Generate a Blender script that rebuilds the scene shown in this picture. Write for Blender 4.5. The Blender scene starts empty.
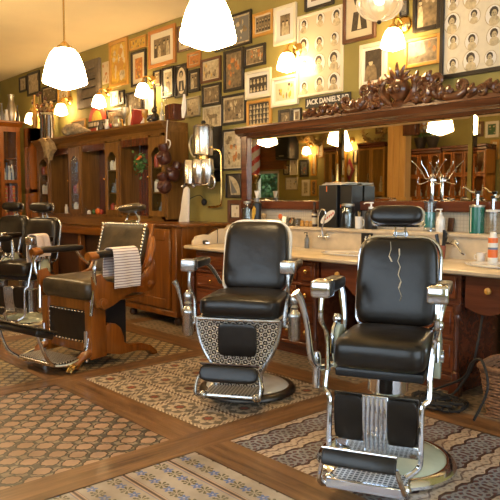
import bpy, bmesh, math, random
from mathutils import Vector, Matrix
R = math.radians; PI = math.pi
sc = bpy.context.scene
COL = sc.collection
sc.view_settings.view_transform = 'Standard'; sc.view_settings.look = 'None'
sc.view_settings.gamma = 1; sc.view_settings.use_curve_mapping = False
sc.view_settings.exposure = 1.1
H = 1.3; F = 649.0
A_ = R(41.8); PIT = math.atan(50 / F)
fw0 = Vector((-math.cos(A_), math.sin(A_), 0)); UPZ = Vector((0, 0, 1))
FW = fw0 * math.cos(PIT) - UPZ * math.sin(PIT)
RT = FW.cross(UPZ).normalized(); UPV = RT.cross(FW)
EYE = Vector((0, 0, H))
def on_wall(px, py, Y):                     # survey: where a sight line meets the plane y = Y
    d = FW + RT * (px - 250) / F + UPV * (250 - py) / F
    return EYE + d * (Y / d.y)
def on_level(px, py, z):
    d = FW + RT * (px - 250) / F + UPV * (250 - py) / F
    return EYE + d * ((z - H) / d.z)
def in_mirror(px, py, Y, D=4.66):           # point of the opposite side seen in the wall mirror
    d = FW + RT * (px - 250) / F + UPV * (250 - py) / F
    p = EYE + d * ((2 * D - Y) / d.y)
    return Vector((p.x, Y, p.z))
def size_at(X, Y, n):                       # n pixels at that spot, in metres
    return n / F * (Vector((X, Y, 0)).dot(FW))
# ------------------------------------------------------------------ materials
MATS = {}
def new_mat(name):
    m = bpy.data.materials.new(name); m.use_nodes = True
    nt = m.node_tree; b = nt.nodes['Principled BSDF']; MATS[name] = m
    return m, nt, b
def simple(name, col, rough=.5, metal=0, coat=0, spec=.5, emis=None, es=0, bump=0, bscale=60, var=0, vscale=8, coords='Object'):
    m, nt, b = new_mat(name)
    b.inputs['Base Color'].default_value = (*col, 1); b.inputs['Roughness'].default_value = rough
    b.inputs['Metallic'].default_value = metal; b.inputs['Coat Weight'].default_value = coat
    b.inputs['Coat Roughness'].default_value = .05
    b.inputs['Specular IOR Level'].default_value = spec
    if emis: b.inputs['Emission Color'].default_value = (*emis, 1); b.inputs['Emission Strength'].default_value = es
    if bump or var:
        tc = nt.nodes.new('ShaderNodeTexCoord')
        if bump:
            n = nt.nodes.new('ShaderNodeTexNoise'); n.inputs['Scale'].default_value = bscale; n.inputs['Detail'].default_value = 4
            nt.links.new(tc.outputs[coords], n.inputs['Vector'])
            bp = nt.nodes.new('ShaderNodeBump'); bp.inputs['Strength'].default_value = bump; bp.inputs['Distance'].default_value = .01
            nt.links.new(n.outputs['Fac'], bp.inputs['Height']); nt.links.new(bp.outputs['Normal'], b.inputs['Normal'])
        if var:
            n = nt.nodes.new('ShaderNodeTexNoise'); n.inputs['Scale'].default_value = vscale; n.inputs['Detail'].default_value = 6
            nt.links.new(tc.outputs[coords], n.inputs['Vector'])
            r = nt.nodes.new('ShaderNodeValToRGB')
            r.color_ramp.elements[0].position = .3; r.color_ramp.elements[1].position = .7
            r.color_ramp.elements[0].color = (*[c * (1 - var) for c in col], 1)
            r.color_ramp.elements[1].color = (*[min(1, c * (1 + var)) for c in col], 1)
            nt.links.new(n.outputs['Fac'], r.inputs['Fac']); nt.links.new(r.outputs['Color'], b.inputs['Base Color'])
    return m
def wood(name, c1, c2, axis='z', rough=.35, scale=7, coat=.2):
    m, nt, b = new_mat(name)
    tc = nt.nodes.new('ShaderNodeTexCoord'); mp = nt.nodes.new('ShaderNodeMapping')
    s = {'x': (.08, 1, 1), 'y': (1, .08, 1), 'z': (1, 1, .08)}[axis]
    mp.inputs['Scale'].default_value = [v * scale for v in s]
    n = nt.nodes.new('ShaderNodeTexNoise'); n.inputs['Scale'].default_value = 2.2; n.inputs['Detail'].default_value = 8
    n.inputs['Roughness'].default_value = .65; n.inputs['Distortion'].default_value = .6
    r = nt.nodes.new('ShaderNodeValToRGB'); r.color_ramp.elements[0].position = .32; r.color_ramp.elements[1].position = .68
    r.color_ramp.elements[0].color = (*c1, 1); r.color_ramp.elements[1].color = (*c2, 1)
    nt.links.new(tc.outputs['Object'], mp.inputs['Vector']); nt.links.new(mp.outputs['Vector'], n.inputs['Vector'])
    nt.links.new(n.outputs['Fac'], r.inputs['Fac']); nt.links.new(r.outputs['Color'], b.inputs['Base Color'])
    b.inputs['Roughness'].default_value = rough; b.inputs['Coat Weight'].default_value = coat; b.inputs['Coat Roughness'].default_value = .15
    bp = nt.nodes.new('ShaderNodeBump'); bp.inputs['Strength'].default_value = .15; bp.inputs['Distance'].default_value = .004
    nt.links.new(n.outputs['Fac'], bp.inputs['Height']); nt.links.new(bp.outputs['Normal'], b.inputs['Normal'])
    return m
def thin_glass(name, tint=(1, 1, 1), refl=.12):
    m, nt, b = new_mat(name)
    out = nt.nodes['Material Output']; nt.nodes.remove(b)
    t = nt.nodes.new('ShaderNodeBsdfTransparent'); t.inputs['Color'].default_value = (*tint, 1)
    g = nt.nodes.new('ShaderNodeBsdfGlossy'); g.inputs['Roughness'].default_value = .03
    fr = nt.nodes.new('ShaderNodeLayerWeight'); fr.inputs['Blend'].default_value = .5
    pw = nt.nodes.new('ShaderNodeMath'); pw.operation = 'POWER'; pw.inputs[1].default_value = 4; nt.links.new(fr.outputs['Facing'], pw.inputs[0])
    ml = nt.nodes.new('ShaderNodeMath'); ml.operation = 'MULTIPLY_ADD'; ml.inputs[1].default_value = .6; ml.inputs[2].default_value = .15 * refl; nt.links.new(pw.outputs[0], ml.inputs[0])
    mx = nt.nodes.new('ShaderNodeMixShader')
    nt.links.new(ml.outputs[0], mx.inputs['Fac']); nt.links.new(t.outputs[0], mx.inputs[1]); nt.links.new(g.outputs[0], mx.inputs[2])
    nt.links.new(mx.outputs[0], out.inputs['Surface'])
    return m
class V:                                    # node arithmetic
    nt = None
    def __init__(s, sock): s.s = sock
    @staticmethod
    def op(o, a, b=None, c=None):
        n = V.nt.nodes.new('ShaderNodeMath'); n.operation = o
        for i, q in enumerate((a, b, c)):
            if q is None: continue
            if isinstance(q, V): V.nt.links.new(q.s, n.inputs[i])
            else: n.inputs[i].default_value = q
        return V(n.outputs[0])
    def __add__(s, o): return V.op('ADD', s, o)
    __radd__ = __add__
    def __sub__(s, o): return V.op('SUBTRACT', s, o)
    def __rsub__(s, o): return V.op('SUBTRACT', o, s)
    def __mul__(s, o): return V.op('MULTIPLY', s, o)
    __rmul__ = __mul__
    def __truediv__(s, o): return V.op('DIVIDE', s, o)
    def lt(s, o): return V.op('LESS_THAN', s, o)
    def gt(s, o): return V.op('GREATER_THAN', s, o)
    def fr(s): return V.op('SUBTRACT', V.op('FRACT', s), .5)
    def abs(s): return V.op('ABSOLUTE', s)
    def sin(s): return V.op('SINE', s)
    def cos(s): return V.op('COSINE', s)
    def max(s, o): return V.op('MAXIMUM', s, o)
    def min(s, o): return V.op('MINIMUM', s, o)
def hyp(u, v): return V.op('SQRT', u * u + v * v)
def ang(u, v): return V.op('ARCTAN2', v, u)
def mixc(a, b, f):
    n = V.nt.nodes.new('ShaderNodeMix'); n.data_type = 'RGBA'
    V.nt.links.new(f.s, n.inputs[0])
    for i, q in ((6, a), (7, b)):
        if isinstance(q, tuple): n.inputs[i].default_value = (*q, 1)
        else: V.nt.links.new(q, n.inputs[i])
    return n.outputs[2]
def tile_mat(name, fn, rough=.42):
    m, nt, b = new_mat(name); V.nt = nt
    tc = nt.nodes.new('ShaderNodeTexCoord'); sp = nt.nodes.new('ShaderNodeSeparateXYZ')
    nt.links.new(tc.outputs['Object'], sp.inputs[0])
    x, y = V(sp.outputs[0]), V(sp.outputs[1])
    n = nt.nodes.new('ShaderNodeTexNoise'); n.inputs['Scale'].default_value = 5; n.inputs['Detail'].default_value = 7
    nt.links.new(tc.outputs['Object'], n.inputs['Vector'])
    col = fn(x, y)
    # worn, scuffed surface
    w = V(n.outputs['Fac'])
    mm = V.nt.nodes.new('ShaderNodeMix'); mm.data_type = 'RGBA'; mm.blend_type = 'MULTIPLY'; mm.inputs[0].default_value = 1
    nt.links.new(col, mm.inputs[6])
    cr = nt.nodes.new('ShaderNodeValToRGB'); cr.color_ramp.elements[0].position = .3; cr.color_ramp.elements[1].position = .65
    cr.color_ramp.elements[0].color = (.62, .58, .54, 1); cr.color_ramp.elements[1].color = (1, 1, 1, 1)
    nt.links.new(n.outputs['Fac'], cr.inputs[0]); nt.links.new(cr.outputs[0], mm.inputs[7])
    nt.links.new(mm.outputs[2], b.inputs['Base Color'])
    b.inputs['Roughness'].default_value = rough
    bp = nt.nodes.new('ShaderNodeBump'); bp.inputs['Strength'].default_value = .25; bp.inputs['Distance'].default_value = .004
    nt.links.new(n.outputs['Fac'], bp.inputs['Height']); nt.links.new(bp.outputs['Normal'], b.inputs['Normal'])
    return m
def t_flower(x, y):
    q = V.op('FRACT', y / .26)
    row = q.gt(.44)
    v = (q - .22) * 2.3 * (1 - row) + (q - .66) * 2.3 * row
    u = (x / .115 + row * .5).fr(); r = hyp(u, v); a = ang(u, v)
    ul = (x / .115 + row * .5 + .5).fr(); rl = hyp(ul * .85, v); al = ang(ul, v)
    c = mixc((.41, .355, .29), (.13, .12, .06), rl.lt(.30) * ((al * 7).sin() + (rl * 60).sin() * .5).gt(-.05))
    c = mixc(c, (.41, .355, .29), rl.lt(.05))
    c = mixc(c, (.12, .19, .42), r.lt((a * 5).cos() * .07 + .19))
    c = mixc(c, (.5, .45, .42), r.lt(.05))
    st = (q - .93).abs().lt(.07)
    c = mixc(c, (.30, .20, .15), st)
    c = mixc(c, (.07, .04, .03), (q - .93).abs().lt(.018))
    c = mixc(c, (.50, .38, .28), ((q - .93).abs() - .045).abs().lt(.01))
    return mixc(c, (.20, .24, .36), ((q - .93).abs() - .075).abs().lt(.008))
def ovals(pal, p):
    def fn(x, y):
        def one(ox, oy):
            u = (x / p + ox).fr(); v = (y / (p * 1.0) + oy).fr(); a = ang(u, v)
            return hyp(u, v * .92) - (a * 4).cos() * .014 + (a * 9).sin() * .012
        r = one(0, 0).min(one(.5, .5))
        g = (x * (55 / p) * .17).sin() * (y * (55 / p) * .17).sin()
        g2 = ((x / (2 * p)).fr().abs()).max((y / (2 * p)).fr().abs())
        c = mixc(pal[2], pal[1], g.gt(.05))
        c = mixc(c, (pal[0][0] * .8, pal[0][1] * .9, pal[0][2]), g.gt(.8))
        c = mixc(c, pal[3], r.lt(.315))
        c = mixc(c, pal[0], r.lt(.262))
        return c
    return fn
def t_star(x, y):
    u = ((x + 2.845) / .288).fr() ; v = ((y - 2.195) / .285).fr()
    m = u.abs().max(v.abs()); r = hyp(u, v); a = ang(u, v)
    pet = (a * 4).cos().abs()
    c = mixc((.48, .38, .27), (.17, .14, .10), (r - .33).abs().lt(pet * .07 + .01))
    c = mixc(c, (.10, .09, .06), r.lt(pet * .13 + .12))
    c = mixc(c, (.46, .36, .24), (r - .17).abs().lt(pet * .05))
    c = mixc(c, (.28, .07, .04), r.lt(pet * .06 + .05))
    dots = ((u * 50).sin() * (v * 50).sin()).gt(0)
    c = mixc(c, (.16, .11, .07), m.gt(.405))
    c = mixc(c, (.64, .54, .39), m.gt(.405) * dots)
    return mixc(c, (.06, .02, .015), m.gt(.485))
def t_wave(x, y):
    xs = x / .27 + (y * 46).sin() * .035 + (y * 92).cos() * .012
    f = V.op('FRACT', xs)
    band = (f - .25).abs()
    u = ((x / .27) - .25).fr() * 1.9; v = (y / .137).fr()
    r = hyp(u, v); r2 = hyp(u, ((y / .137) + .5).fr())
    sw = ((r * 26 + ang(u, v)).sin()).max((r2 * 26).sin())
    c = mixc((.065, .085, .125), (.27, .28, .29), sw.gt(.45))
    c = mixc(c, (.14, .045, .04), sw.lt(-.1))
    w2 = ((y * 46).sin() * .09 + (x / .27).fr() + .25)
    c2 = mixc((.50, .41, .32), (.20, .13, .10), (((y * 23).sin() * .05 + f - .25).abs()).lt(.022))
    c2 = mixc(c2, (.30, .23, .18), ((y * 140).sin() * (x * 120).sin()).gt(.55))
    c = mixc(c, c2, band.lt(.205))
    return mixc(c, (.055, .02, .02), (band - .205).abs().lt(.03))
def t_small(x, y):
    u = (x / .1).fr(); v = (y / .1).fr(); r = hyp(u, v)
    c = mixc((.30, .23, .15), (.15, .12, .09), (r - .3).abs().lt(.09))
    return mixc(c, (.42, .33, .22), r.lt(.12))
tile_mat('tile_flower', t_flower); tile_mat('tile_star', t_star); tile_mat('tile_wave', t_wave)
tile_mat('tile_oval', ovals([(.38, .245, .16), (.24, .20, .14), (.09, .08, .065), (.05, .03, .02)], .15))
tile_mat('tile_hex', ovals([(.42, .31, .16), (.22, .17, .10), (.12, .09, .06), (.06, .04, .02)], .105))
tile_mat('tile_small', t_small)
wood('oak_beam_x', (.085, .038, .013), (.25, .125, .05), 'x', .38, 9, .15)
wood('oak_beam_y', (.085, .038, .013), (.25, .125, .05), 'y', .38, 9, .15)
wood('oak', (.085, .022, .002), (.25, .082, .007)); wood('oak_x', (.09, .025, .002), (.27, .09, .008), 'x')
wood('hutch_wood', (.095, .038, .006), (.26, .12, .025)); wood('hutch_wood_x', (.10, .04, .006), (.29, .135, .03), 'x')
wood('gold_wood', (.24, .11, .012), (.48, .24, .04))
wood('honey', (.22, .06, .003), (.42, .13, .010)); wood('honey_y', (.22, .06, .003), (.42, .13, .010), 'y')
wood('chairwood', (.12, .03, .002), (.31, .092, .009), 'z', .28, 7, .5)
wood('mahogany', (.055, .014, .006), (.13, .035, .014), 'z', .25, 7, .5); wood('mahogany_x', (.075, .018, .008), (.16, .045, .018), 'x', .25, 7, .5)
wood('drawer_wood', (.09, .020, .006), (.22, .06, .018), 'x', .25, 7, .5)
wood('walnut', (.05, .016, .006), (.17, .06, .02), 'x', .25, 6, .5); wood('darkwood', (.03, .014, .008), (.08, .035, .016))
wood('pine', (.55, .30, .09), (.72, .45, .16))
simple('wall_olive', (.33, .27, .075), .75, var=.12, vscale=3, bump=.15, bscale=80)
simple('ceiling_cream', (.92, .78, .50), .8, var=.03, vscale=2)
simple('leather', (.011, .008, .006), .3, spec=.45, bump=.2, bscale=13, var=.35, vscale=14)
simple('leather_old', (.05, .033, .015), .36, spec=.5, bump=.5, bscale=14, var=.6, vscale=7)
simple('leather_brown', (.045, .018, .009), .3, bump=.35, bscale=20)
simple('stuffing', (.62, .52, .38), .8)
simple('chrome', (.72, .76, .82), .12, metal=1, bump=.04, bscale=20)
simple('nickel', (.56, .57, .58), .26, metal=1, bump=.15, bscale=60, var=.2, vscale=30)
simple('chrome_dull', (.66, .64, .60), .24, metal=1, bump=.08, bscale=12)
simple('brass', (.70, .44, .14), .25, metal=1)
simple('darkmetal', (.10, .09, .08), .35, metal=1)
simple('enamel', (.78, .76, .70), .15, coat=.5, var=.06, vscale=12)
simple('enamel_green', (.52, .58, .46), .15, coat=.5, var=.06, vscale=12)
simple('stud', (.8, .7, .5), .25, metal=1)
simple('marble', (.66, .54, .38), .16, coat=.4, var=.18, vscale=5)
simple('marble_ledge', (.62, .52, .38), .2, coat=.3, var=.15, vscale=9)
simple('ceramic', (.80, .78, .74), .1, coat=.6)
simple('mirror_silver', (.82, .77, .66), .015, metal=1)
simple('black', (.012, .012, .013), .35); simple('rubber', (.015, .014, .013), .6)
simple('white', (.75, .72, .66), .5); simple('cream', (.66, .56, .38), .55, coat=.7)
simple('paper', (.70, .64, .50), .45, coat=.5, var=.06, vscale=20)
simple('p_light', (.50, .41, .25), .45, coat=.7, var=.35, vscale=28); simple('p_mid', (.19, .135, .07), .45, coat=.7, var=.6, vscale=24); simple('p_dark', (.04, .028, .018), .45, coat=.7, var=.5, vscale=30)
simple('p_yellow', (.62, .38, .05), .45, coat=.5, var=.25, vscale=20); simple('p_orange', (.46, .17, .035), .45, coat=.6, var=.4, vscale=24); simple('p_red', (.42, .05, .03), .45, coat=.6)
simple('p_blue', (.12, .17, .28), .45, coat=.5); simple('p_grey', (.16, .16, .15), .4, coat=.7); simple('p_green', (.05, .12, .04), .5)
simple('f_gold', (.55, .28, .05), .35, coat=.3); simple('f_black', (.02, .015, .012), .3, coat=.3); simple('f_brown', (.12, .045, .02), .3, coat=.3)
simple('f_white', (.74, .68, .52), .4); simple('f_orange', (.50, .20, .045), .35, coat=.3); simple('f_silver', (.45, .40, .30), .35, metal=.8)
simple('shutter', (.16, .125, .085), .6, var=.2, vscale=14)
simple('towel', (.72, .62, .58), .9, bump=.5, bscale=150); simple('towel_stripe', (.25, .15, .17), .9)
simple('red_paint', (.55, .05, .03), .35); simple('orange_paint', (.75, .16, .03), .4); simple('green_can', (.01, .13, .09), .25, coat=.4)
simple('terracotta', (.30, .09, .05), .5); simple('fur', (.34, .27, .17), .95, bump=1, bscale=70, var=.35, vscale=25)
simple('dried', (.42, .30, .15), .8, bump=.6, bscale=50, var=.3, vscale=20); simple('leaf', (.05, .14, .03), .5, var=.4, vscale=30)
simple('wicker', (.24, .12, .06), .6, var=.4, vscale=50); simple('glove', (.07, .02, .012), .32, coat=.2, var=.2)
simple('vial_teal', (.06, .30, .33), .1, coat=.5); simple('pole_red', (.60, .05, .03), .3); simple('steel_bowl', (.6, .6, .58), .2, metal=1)
simple('hedge_dark', (.03, .04, .035), 1, spec=.1, var=.6, vscale=6)
simple('garland', (.35, .22, .06), .7, var=.3, vscale=30); simple('foliage_out', (.07, .15, .045), .7, var=.7, vscale=9)
simple('diamond', (.22, .03, .04), .3, coat=.4)
simple('lamp_glass', (.9, .85, .75), .3, emis=(1, .69, .34), es=26)
simple('sconce_glass', (.9, .85, .75), .3, emis=(1, .66, .30), es=16)
simple('bulb', (.9, .85, .75), .3, emis=(1, .6, .3), es=8)
thin_glass('glass', (.96, .97, .95), .25); thin_glass('glass_jar', (.88, .9, .88), .45); thin_glass('glass_warm', (.93, .88, .80), .55)
def frosted(name):
    m, nt, b = new_mat(name); out = nt.nodes['Material Output']; nt.nodes.remove(b)
    t = nt.nodes.new('ShaderNodeBsdfTransparent'); d = nt.nodes.new('ShaderNodeBsdfTranslucent'); d.inputs[0].default_value = (.9, .85, .75, 1)
    g = nt.nodes.new('ShaderNodeBsdfGlossy'); g.inputs['Roughness'].default_value = .08
    a = nt.nodes.new('ShaderNodeMixShader'); a.inputs[0].default_value = .35; c = nt.nodes.new('ShaderNodeMixShader'); c.inputs[0].default_value = .12
    nt.links.new(t.outputs[0], a.inputs[1]); nt.links.new(d.outputs[0], a.inputs[2]); nt.links.new(a.outputs[0], c.inputs[1]); nt.links.new(g.outputs[0], c.inputs[2])
    nt.links.new(c.outputs[0], out.inputs['Surface'])
frosted('glass_frost')
def filigree():
    m, nt, b = new_mat('filigree'); V.nt = nt
    tc = nt.nodes.new('ShaderNodeTexCoord'); sp = nt.nodes.new('ShaderNodeSeparateXYZ'); nt.links.new(tc.outputs['Object'], sp.inputs[0])
    x, z = V(sp.outputs[0]), V(sp.outputs[2])
    def ring(ox, oz):
        u = (x / .052 + ox).fr(); v = (z / .052 + oz).fr(); return hyp(u, v)
    r = ring(0, 0).min(ring(.5, .5))
    h = (r * 22).sin() + (ang((x / .052).fr(), (z / .052).fr()) * 6).sin() * .4
    c = mixc((.03, .027, .025), (.66, .64, .61), h.gt(-.1))
    nt.links.new(c, b.inputs['Base Color']); b.inputs['Metallic'].default_value = .85; b.inputs['Roughness'].default_value = .32
    bp = nt.nodes.new('ShaderNodeBump'); bp.inputs['Strength'].default_value = .7; bp.inputs['Distance'].default_value = .006
    nt.links.new(h.s, bp.inputs['Height']); nt.links.new(bp.outputs['Normal'], b.inputs['Normal'])
filigree()
def tread(name, s):
    m, nt, b = new_mat(name); V.nt = nt
    tc = nt.nodes.new('ShaderNodeTexCoord'); sp = nt.nodes.new('ShaderNodeSeparateXYZ'); nt.links.new(tc.outputs['Object'], sp.inputs[0])
    x, y = V(sp.outputs[0]), V(sp.outputs[1])
    h = (x / s).fr().abs().max((y / s).fr().abs())
    c = mixc((.55, .53, .50), (.06, .055, .05), h.lt(.33))
    nt.links.new(c, b.inputs['Base Color']); b.inputs['Metallic'].default_value = .8; b.inputs['Roughness'].default_value = .35
tread('tread', .022)
def small_tiles():
    m, nt, b = new_mat('small_tiles'); V.nt = nt
    tc = nt.nodes.new('ShaderNodeTexCoord'); sp = nt.nodes.new('ShaderNodeSeparateXYZ'); nt.links.new(tc.outputs['Object'], sp.inputs[0])
    x, z = V(sp.outputs[0]), V(sp.outputs[2])
    h = (x / .03).fr().abs().max((z / .03).fr().abs())
    nt.links.new(mixc((.62, .56, .46), (.46, .40, .32), h.gt(.44)), b.inputs['Base Color']); b.inputs['Roughness'].default_value = .3
small_tiles()
def stripes():
    m, nt, b = new_mat('towel_striped'); V.nt = nt
    tc = nt.nodes.new('ShaderNodeTexCoord'); sp = nt.nodes.new('ShaderNodeSeparateXYZ'); nt.links.new(tc.outputs['Object'], sp.inputs[0])
    z = V(sp.outputs[2])
    nt.links.new(mixc((.74, .66, .62), (.22, .15, .17), (z / .021).fr().gt(.22)), b.inputs['Base Color']); b.inputs['Roughness'].default_value = .9
stripes()
# ------------------------------------------------------------------ mesh builder
def smooth_path(pts, n=5):
    P = [Vector(p) for p in pts]; out = []
    for i in range(len(P) - 1):
        p0, p1, p2, p3 = P[max(i - 1, 0)], P[i], P[i + 1], P[min(i + 2, len(P) - 1)]
        for k in range(n):
            t = k / n
            out.append(.5 * ((2 * p1) + (-p0 + p2) * t + (2 * p0 - 5 * p1 + 4 * p2 - p3) * t * t + (-p0 + 3 * p1 - 3 * p2 + p3) * t ** 3))
    out.append(P[-1]); return out
class MB:
    def __init__(s, M=None): s.b = bmesh.new(); s.M = M or Matrix(); s.mi = 0; s.mats = []
    def use(s, mat):
        if mat not in s.mats: s.mats.append(mat)
        s.mi = s.mats.index(mat); return s
    def _add(s, vs, fs):
        v = [s.b.verts.new(s.M @ Vector(p)) for p in vs]
        for f in fs:
            try:
                q = s.b.faces.new([v[i] for i in f]); q.material_index = s.mi
            except ValueError: pass
        return s
    def box(s, x0, x1, y0, y1, z0, z1, bev=0, seg=1):
        x0, x1 = sorted((x0, x1)); y0, y1 = sorted((y0, y1)); z0, z1 = sorted((z0, z1))
        if bev:
            t = bmesh.new(); bmesh.ops.create_cube(t, size=1)
            for v in t.verts: v.co = Vector(((x0 + x1) / 2 + v.co.x * (x1 - x0), (y0 + y1) / 2 + v.co.y * (y1 - y0), (z0 + z1) / 2 + v.co.z * (z1 - z0)))
            bmesh.ops.bevel(t, geom=t.edges[:], offset=bev, segments=seg, profile=.5, affect='EDGES')
            t.verts.index_update(); s._add([v.co for v in t.verts], [[v.index for v in f.verts] for f in t.faces]); t.free(); return s
        return s._add([(x0, y0, z0), (x1, y0, z0), (x1, y1, z0), (x0, y1, z0), (x0, y0, z1), (x1, y0, z1), (x1, y1, z1), (x0, y1, z1)],
                      [(0, 3, 2, 1), (4, 5, 6, 7), (0, 1, 5, 4), (1, 2, 6, 5), (2, 3, 7, 6), (3, 0, 4, 7)])
    def quad(s, a, b, c, d): return s._add([a, b, c, d], [(0, 1, 2, 3)])
    def poly(s, pts): return s._add(pts, [tuple(range(len(pts)))])
    def lathe(s, prof, o=(0, 0, 0), seg=20, axis='z', M=None):
        vs = []; o = Vector(o)
        for r, h in prof:
            for k in range(seg):
                a = 2 * PI * k / seg; p = (r * math.cos(a), r * math.sin(a), h)
                if axis == 'x': p = (p[2], p[0], p[1])
                if axis == 'y': p = (p[1], p[2], p[0])
                q = Vector(p)
                if M: q = M @ q
                vs.append(o + q)
        fs = []
        for i in range(len(prof) - 1):
            for k in range(seg):
                k2 = (k + 1) % seg; fs.append((i * seg + k, i * seg + k2, (i + 1) * seg + k2, (i + 1) * seg + k))
        if prof[0][0] > 1e-5: fs.append(tuple(reversed(range(seg))))
        if prof[-1][0] > 1e-5: fs.append(tuple(range((len(prof) - 1) * seg, len(prof) * seg)))
        s._add(vs, fs); return s
    def cyl(s, o, r, h, seg=16, axis='z', r2=None): return s.lathe([(r, 0), (r if r2 is None else r2, h)], o, seg, axis)
    def tube(s, pts, r, seg=8, smooth=4, flat=1):
        P = smooth_path(pts, smooth) if smooth > 1 and len(pts) > 2 else [Vector(p) for p in pts]
        n = len(P); rs = r if isinstance(r, (list, tuple)) else [r] * 2
        vs = []; t0 = (P[1] - P[0]).normalized(); u = t0.orthogonal().normalized()
        for i, p in enumerate(P):
            t = (P[min(i + 1, n - 1)] - P[max(i - 1, 0)]).normalized()
            u = (u - t * u.dot(t))
            u = u.normalized() if u.length > 1e-6 else t.orthogonal().normalized()
            w = t.cross(u); f = i / (n - 1) * (len(rs) - 1); k = min(int(f), len(rs) - 2); rr = rs[k] + (rs[k + 1] - rs[k]) * (f - k)
            for j in range(seg):
                a = 2 * PI * j / seg; vs.append(p + u * rr * math.cos(a) + w * rr * math.sin(a) * flat)
        fs = [(i * seg + j, i * seg + (j + 1) % seg, (i + 1) * seg + (j + 1) % seg, (i + 1) * seg + j) for i in range(n - 1) for j in range(seg)]
        fs += [tuple(reversed(range(seg))), tuple(range((n - 1) * seg, n * seg))]
        return s._add(vs, fs)
    def prism(s, pts, a, b, plane='xz', bev=0):       # outline pts in plane, extruded from a to b along the third axis
        def P(p, h): return {'xz': (p[0], h, p[1]), 'xy': (p[0], p[1], h), 'yz': (h, p[0], p[1])}[plane]
        n = len(pts)
        t = bmesh.new(); vv = [t.verts.new(P(p, a)) for p in pts] + [t.verts.new(P(p, b)) for p in pts]
        t.faces.new(vv[:n]); t.faces.new(list(reversed(vv[n:])))
        for i in range(n): t.faces.new((vv[i], vv[(i + 1) % n], vv[n + (i + 1) % n], vv[n + i]))
        bmesh.ops.recalc_face_normals(t, faces=t.faces[:])
        if bev:
            e = [e for e in t.edges if len(e.link_faces) == 2 and any(len(f.verts) > 4 or n == 4 for f in e.link_faces) and abs((e.verts[0].co - e.verts[1].co).dot(Vector(P((0, 0), 1)) - Vector(P((0, 0), 0)))) < 1e-7]
            bmesh.ops.bevel(t, geom=e, offset=bev, segments=2, profile=.5, affect='EDGES')
        t.verts.index_update(); s._add([v.co for v in t.verts], [[v.index for v in f.verts] for f in t.faces]); t.free(); return s
    def pillow(s, c, h, e1=.35, e2=.3, nu=28, nv=14, M=None, fn=None):   # soft upholstered block (superquadric); z is the thin direction of e1
        def cs(a, e): q = math.cos(a); return math.copysign(abs(q) ** e, q)
        def sn(a, e): q = math.sin(a); return math.copysign(abs(q) ** e, q)
        vs = []; c = Vector(c)
        for j in range(1, nv):
            b = -PI / 2 + PI * j / nv
            for i in range(nu):
                a = 2 * PI * i / nu
                p = Vector((h[0] * cs(b, e1) * cs(a, e2), h[1] * cs(b, e1) * sn(a, e2), h[2] * sn(b, e1)))
                if fn: p = fn(p)
                if M: p = M @ p
                vs.append(c + p)
        lo = Vector((0, 0, -h[2])); hi = Vector((0, 0, h[2]))
        if fn: lo, hi = fn(lo), fn(hi)
        if M: lo, hi = M @ lo, M @ hi
        vs += [c + lo, c + hi]; n = len(vs)
        fs = [(j * nu + i, j * nu + (i + 1) % nu, (j + 1) * nu + (i + 1) % nu, (j + 1) * nu + i) for j in range(nv - 2) for i in range(nu)]
        fs += [(n - 2, (i + 1) % nu, i) for i in range(nu)] + [(n - 1, (nv - 2) * nu + i, (nv - 2) * nu + (i + 1) % nu) for i in range(nu)]
        return s._add(vs, fs)
    def ball(s, c, r, sq=(1, 1, 1), seg=12):
        return s.pillow(c, (r * sq[0], r * sq[1], r * sq[2]), 1, 1, seg, max(6, seg // 2))
    def build(s, name, mat=None, parent=None, sharp=40, label=None):
        me = bpy.data.meshes.new(name); bmesh.ops.recalc_face_normals(s.b, faces=s.b.faces[:]) if len(s.b.faces) < 60000 else None
        s.b.to_mesh(me); s.b.free()
        for m in (s.mats or [mat]): me.materials.append(MATS[m])
        for p in me.polygons: p.use_smooth = True
        me.set_sharp_from_angle(angle=R(sharp))
        o = bpy.data.objects.new(name, me); COL.objects.link(o)
        if parent: o.parent = parent
        if label: o['label'] = label
        return o
def tag(o, label, cat, group=None, kind=None):
    o['label'] = label; o['category'] = cat
    if group: o['group'] = group
    if kind: o['kind'] = kind
    return o
def thing(name, label, cat, loc=(0, 0, 0), rz=0, group=None):
    o = bpy.data.objects.new(name, None); o.empty_display_size = .1; COL.objects.link(o)
    o.location = loc; o.rotation_euler = (0, 0, rz)
    return tag(o, label, cat, group)
def struct(o): o['kind'] = 'structure'; return o
def dup(root, loc, rz, label=None):
    r = root.copy(); COL.objects.link(r); r.location = loc; r.rotation_euler = (0, 0, rz)
    if label: r['label'] = label
    for ch in list(root.children):
        c = ch.copy(); COL.objects.link(c); c.parent = r
        for g in ch.children: d = g.copy(); COL.objects.link(d); d.parent = c
    return r
def spiral(cx, cz, r0, r1, a0, turns, y, n=22):
    return [(cx + (r0 + (r1 - r0) * k / n) * math.cos(a0 + turns * 2 * PI * k / n), y, cz + (r0 + (r1 - r0) * k / n) * math.sin(a0 + turns * 2 * PI * k / n)) for k in range(n + 1)]
# ------------------------------------------------------------------ camera and world
cam = bpy.data.cameras.new('camera'); co = bpy.data.objects.new('camera', cam); COL.objects.link(co)
cam.sensor_width = 36; cam.lens = F / 500 * 36; cam.clip_start = .05
co.matrix_world = Matrix((( RT.x, UPV.x, -FW.x, 0), (RT.y, UPV.y, -FW.y, 0), (RT.z, UPV.z, -FW.z, H), (0, 0, 0, 1)))
sc.camera = co
w = bpy.data.worlds.new('world'); sc.world = w; w.use_nodes = True
bg = w.node_tree.nodes['Background']; bg.inputs[0].default_value = (.72, .84, 1, 1); bg.inputs[1].default_value = 2.6
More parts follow.
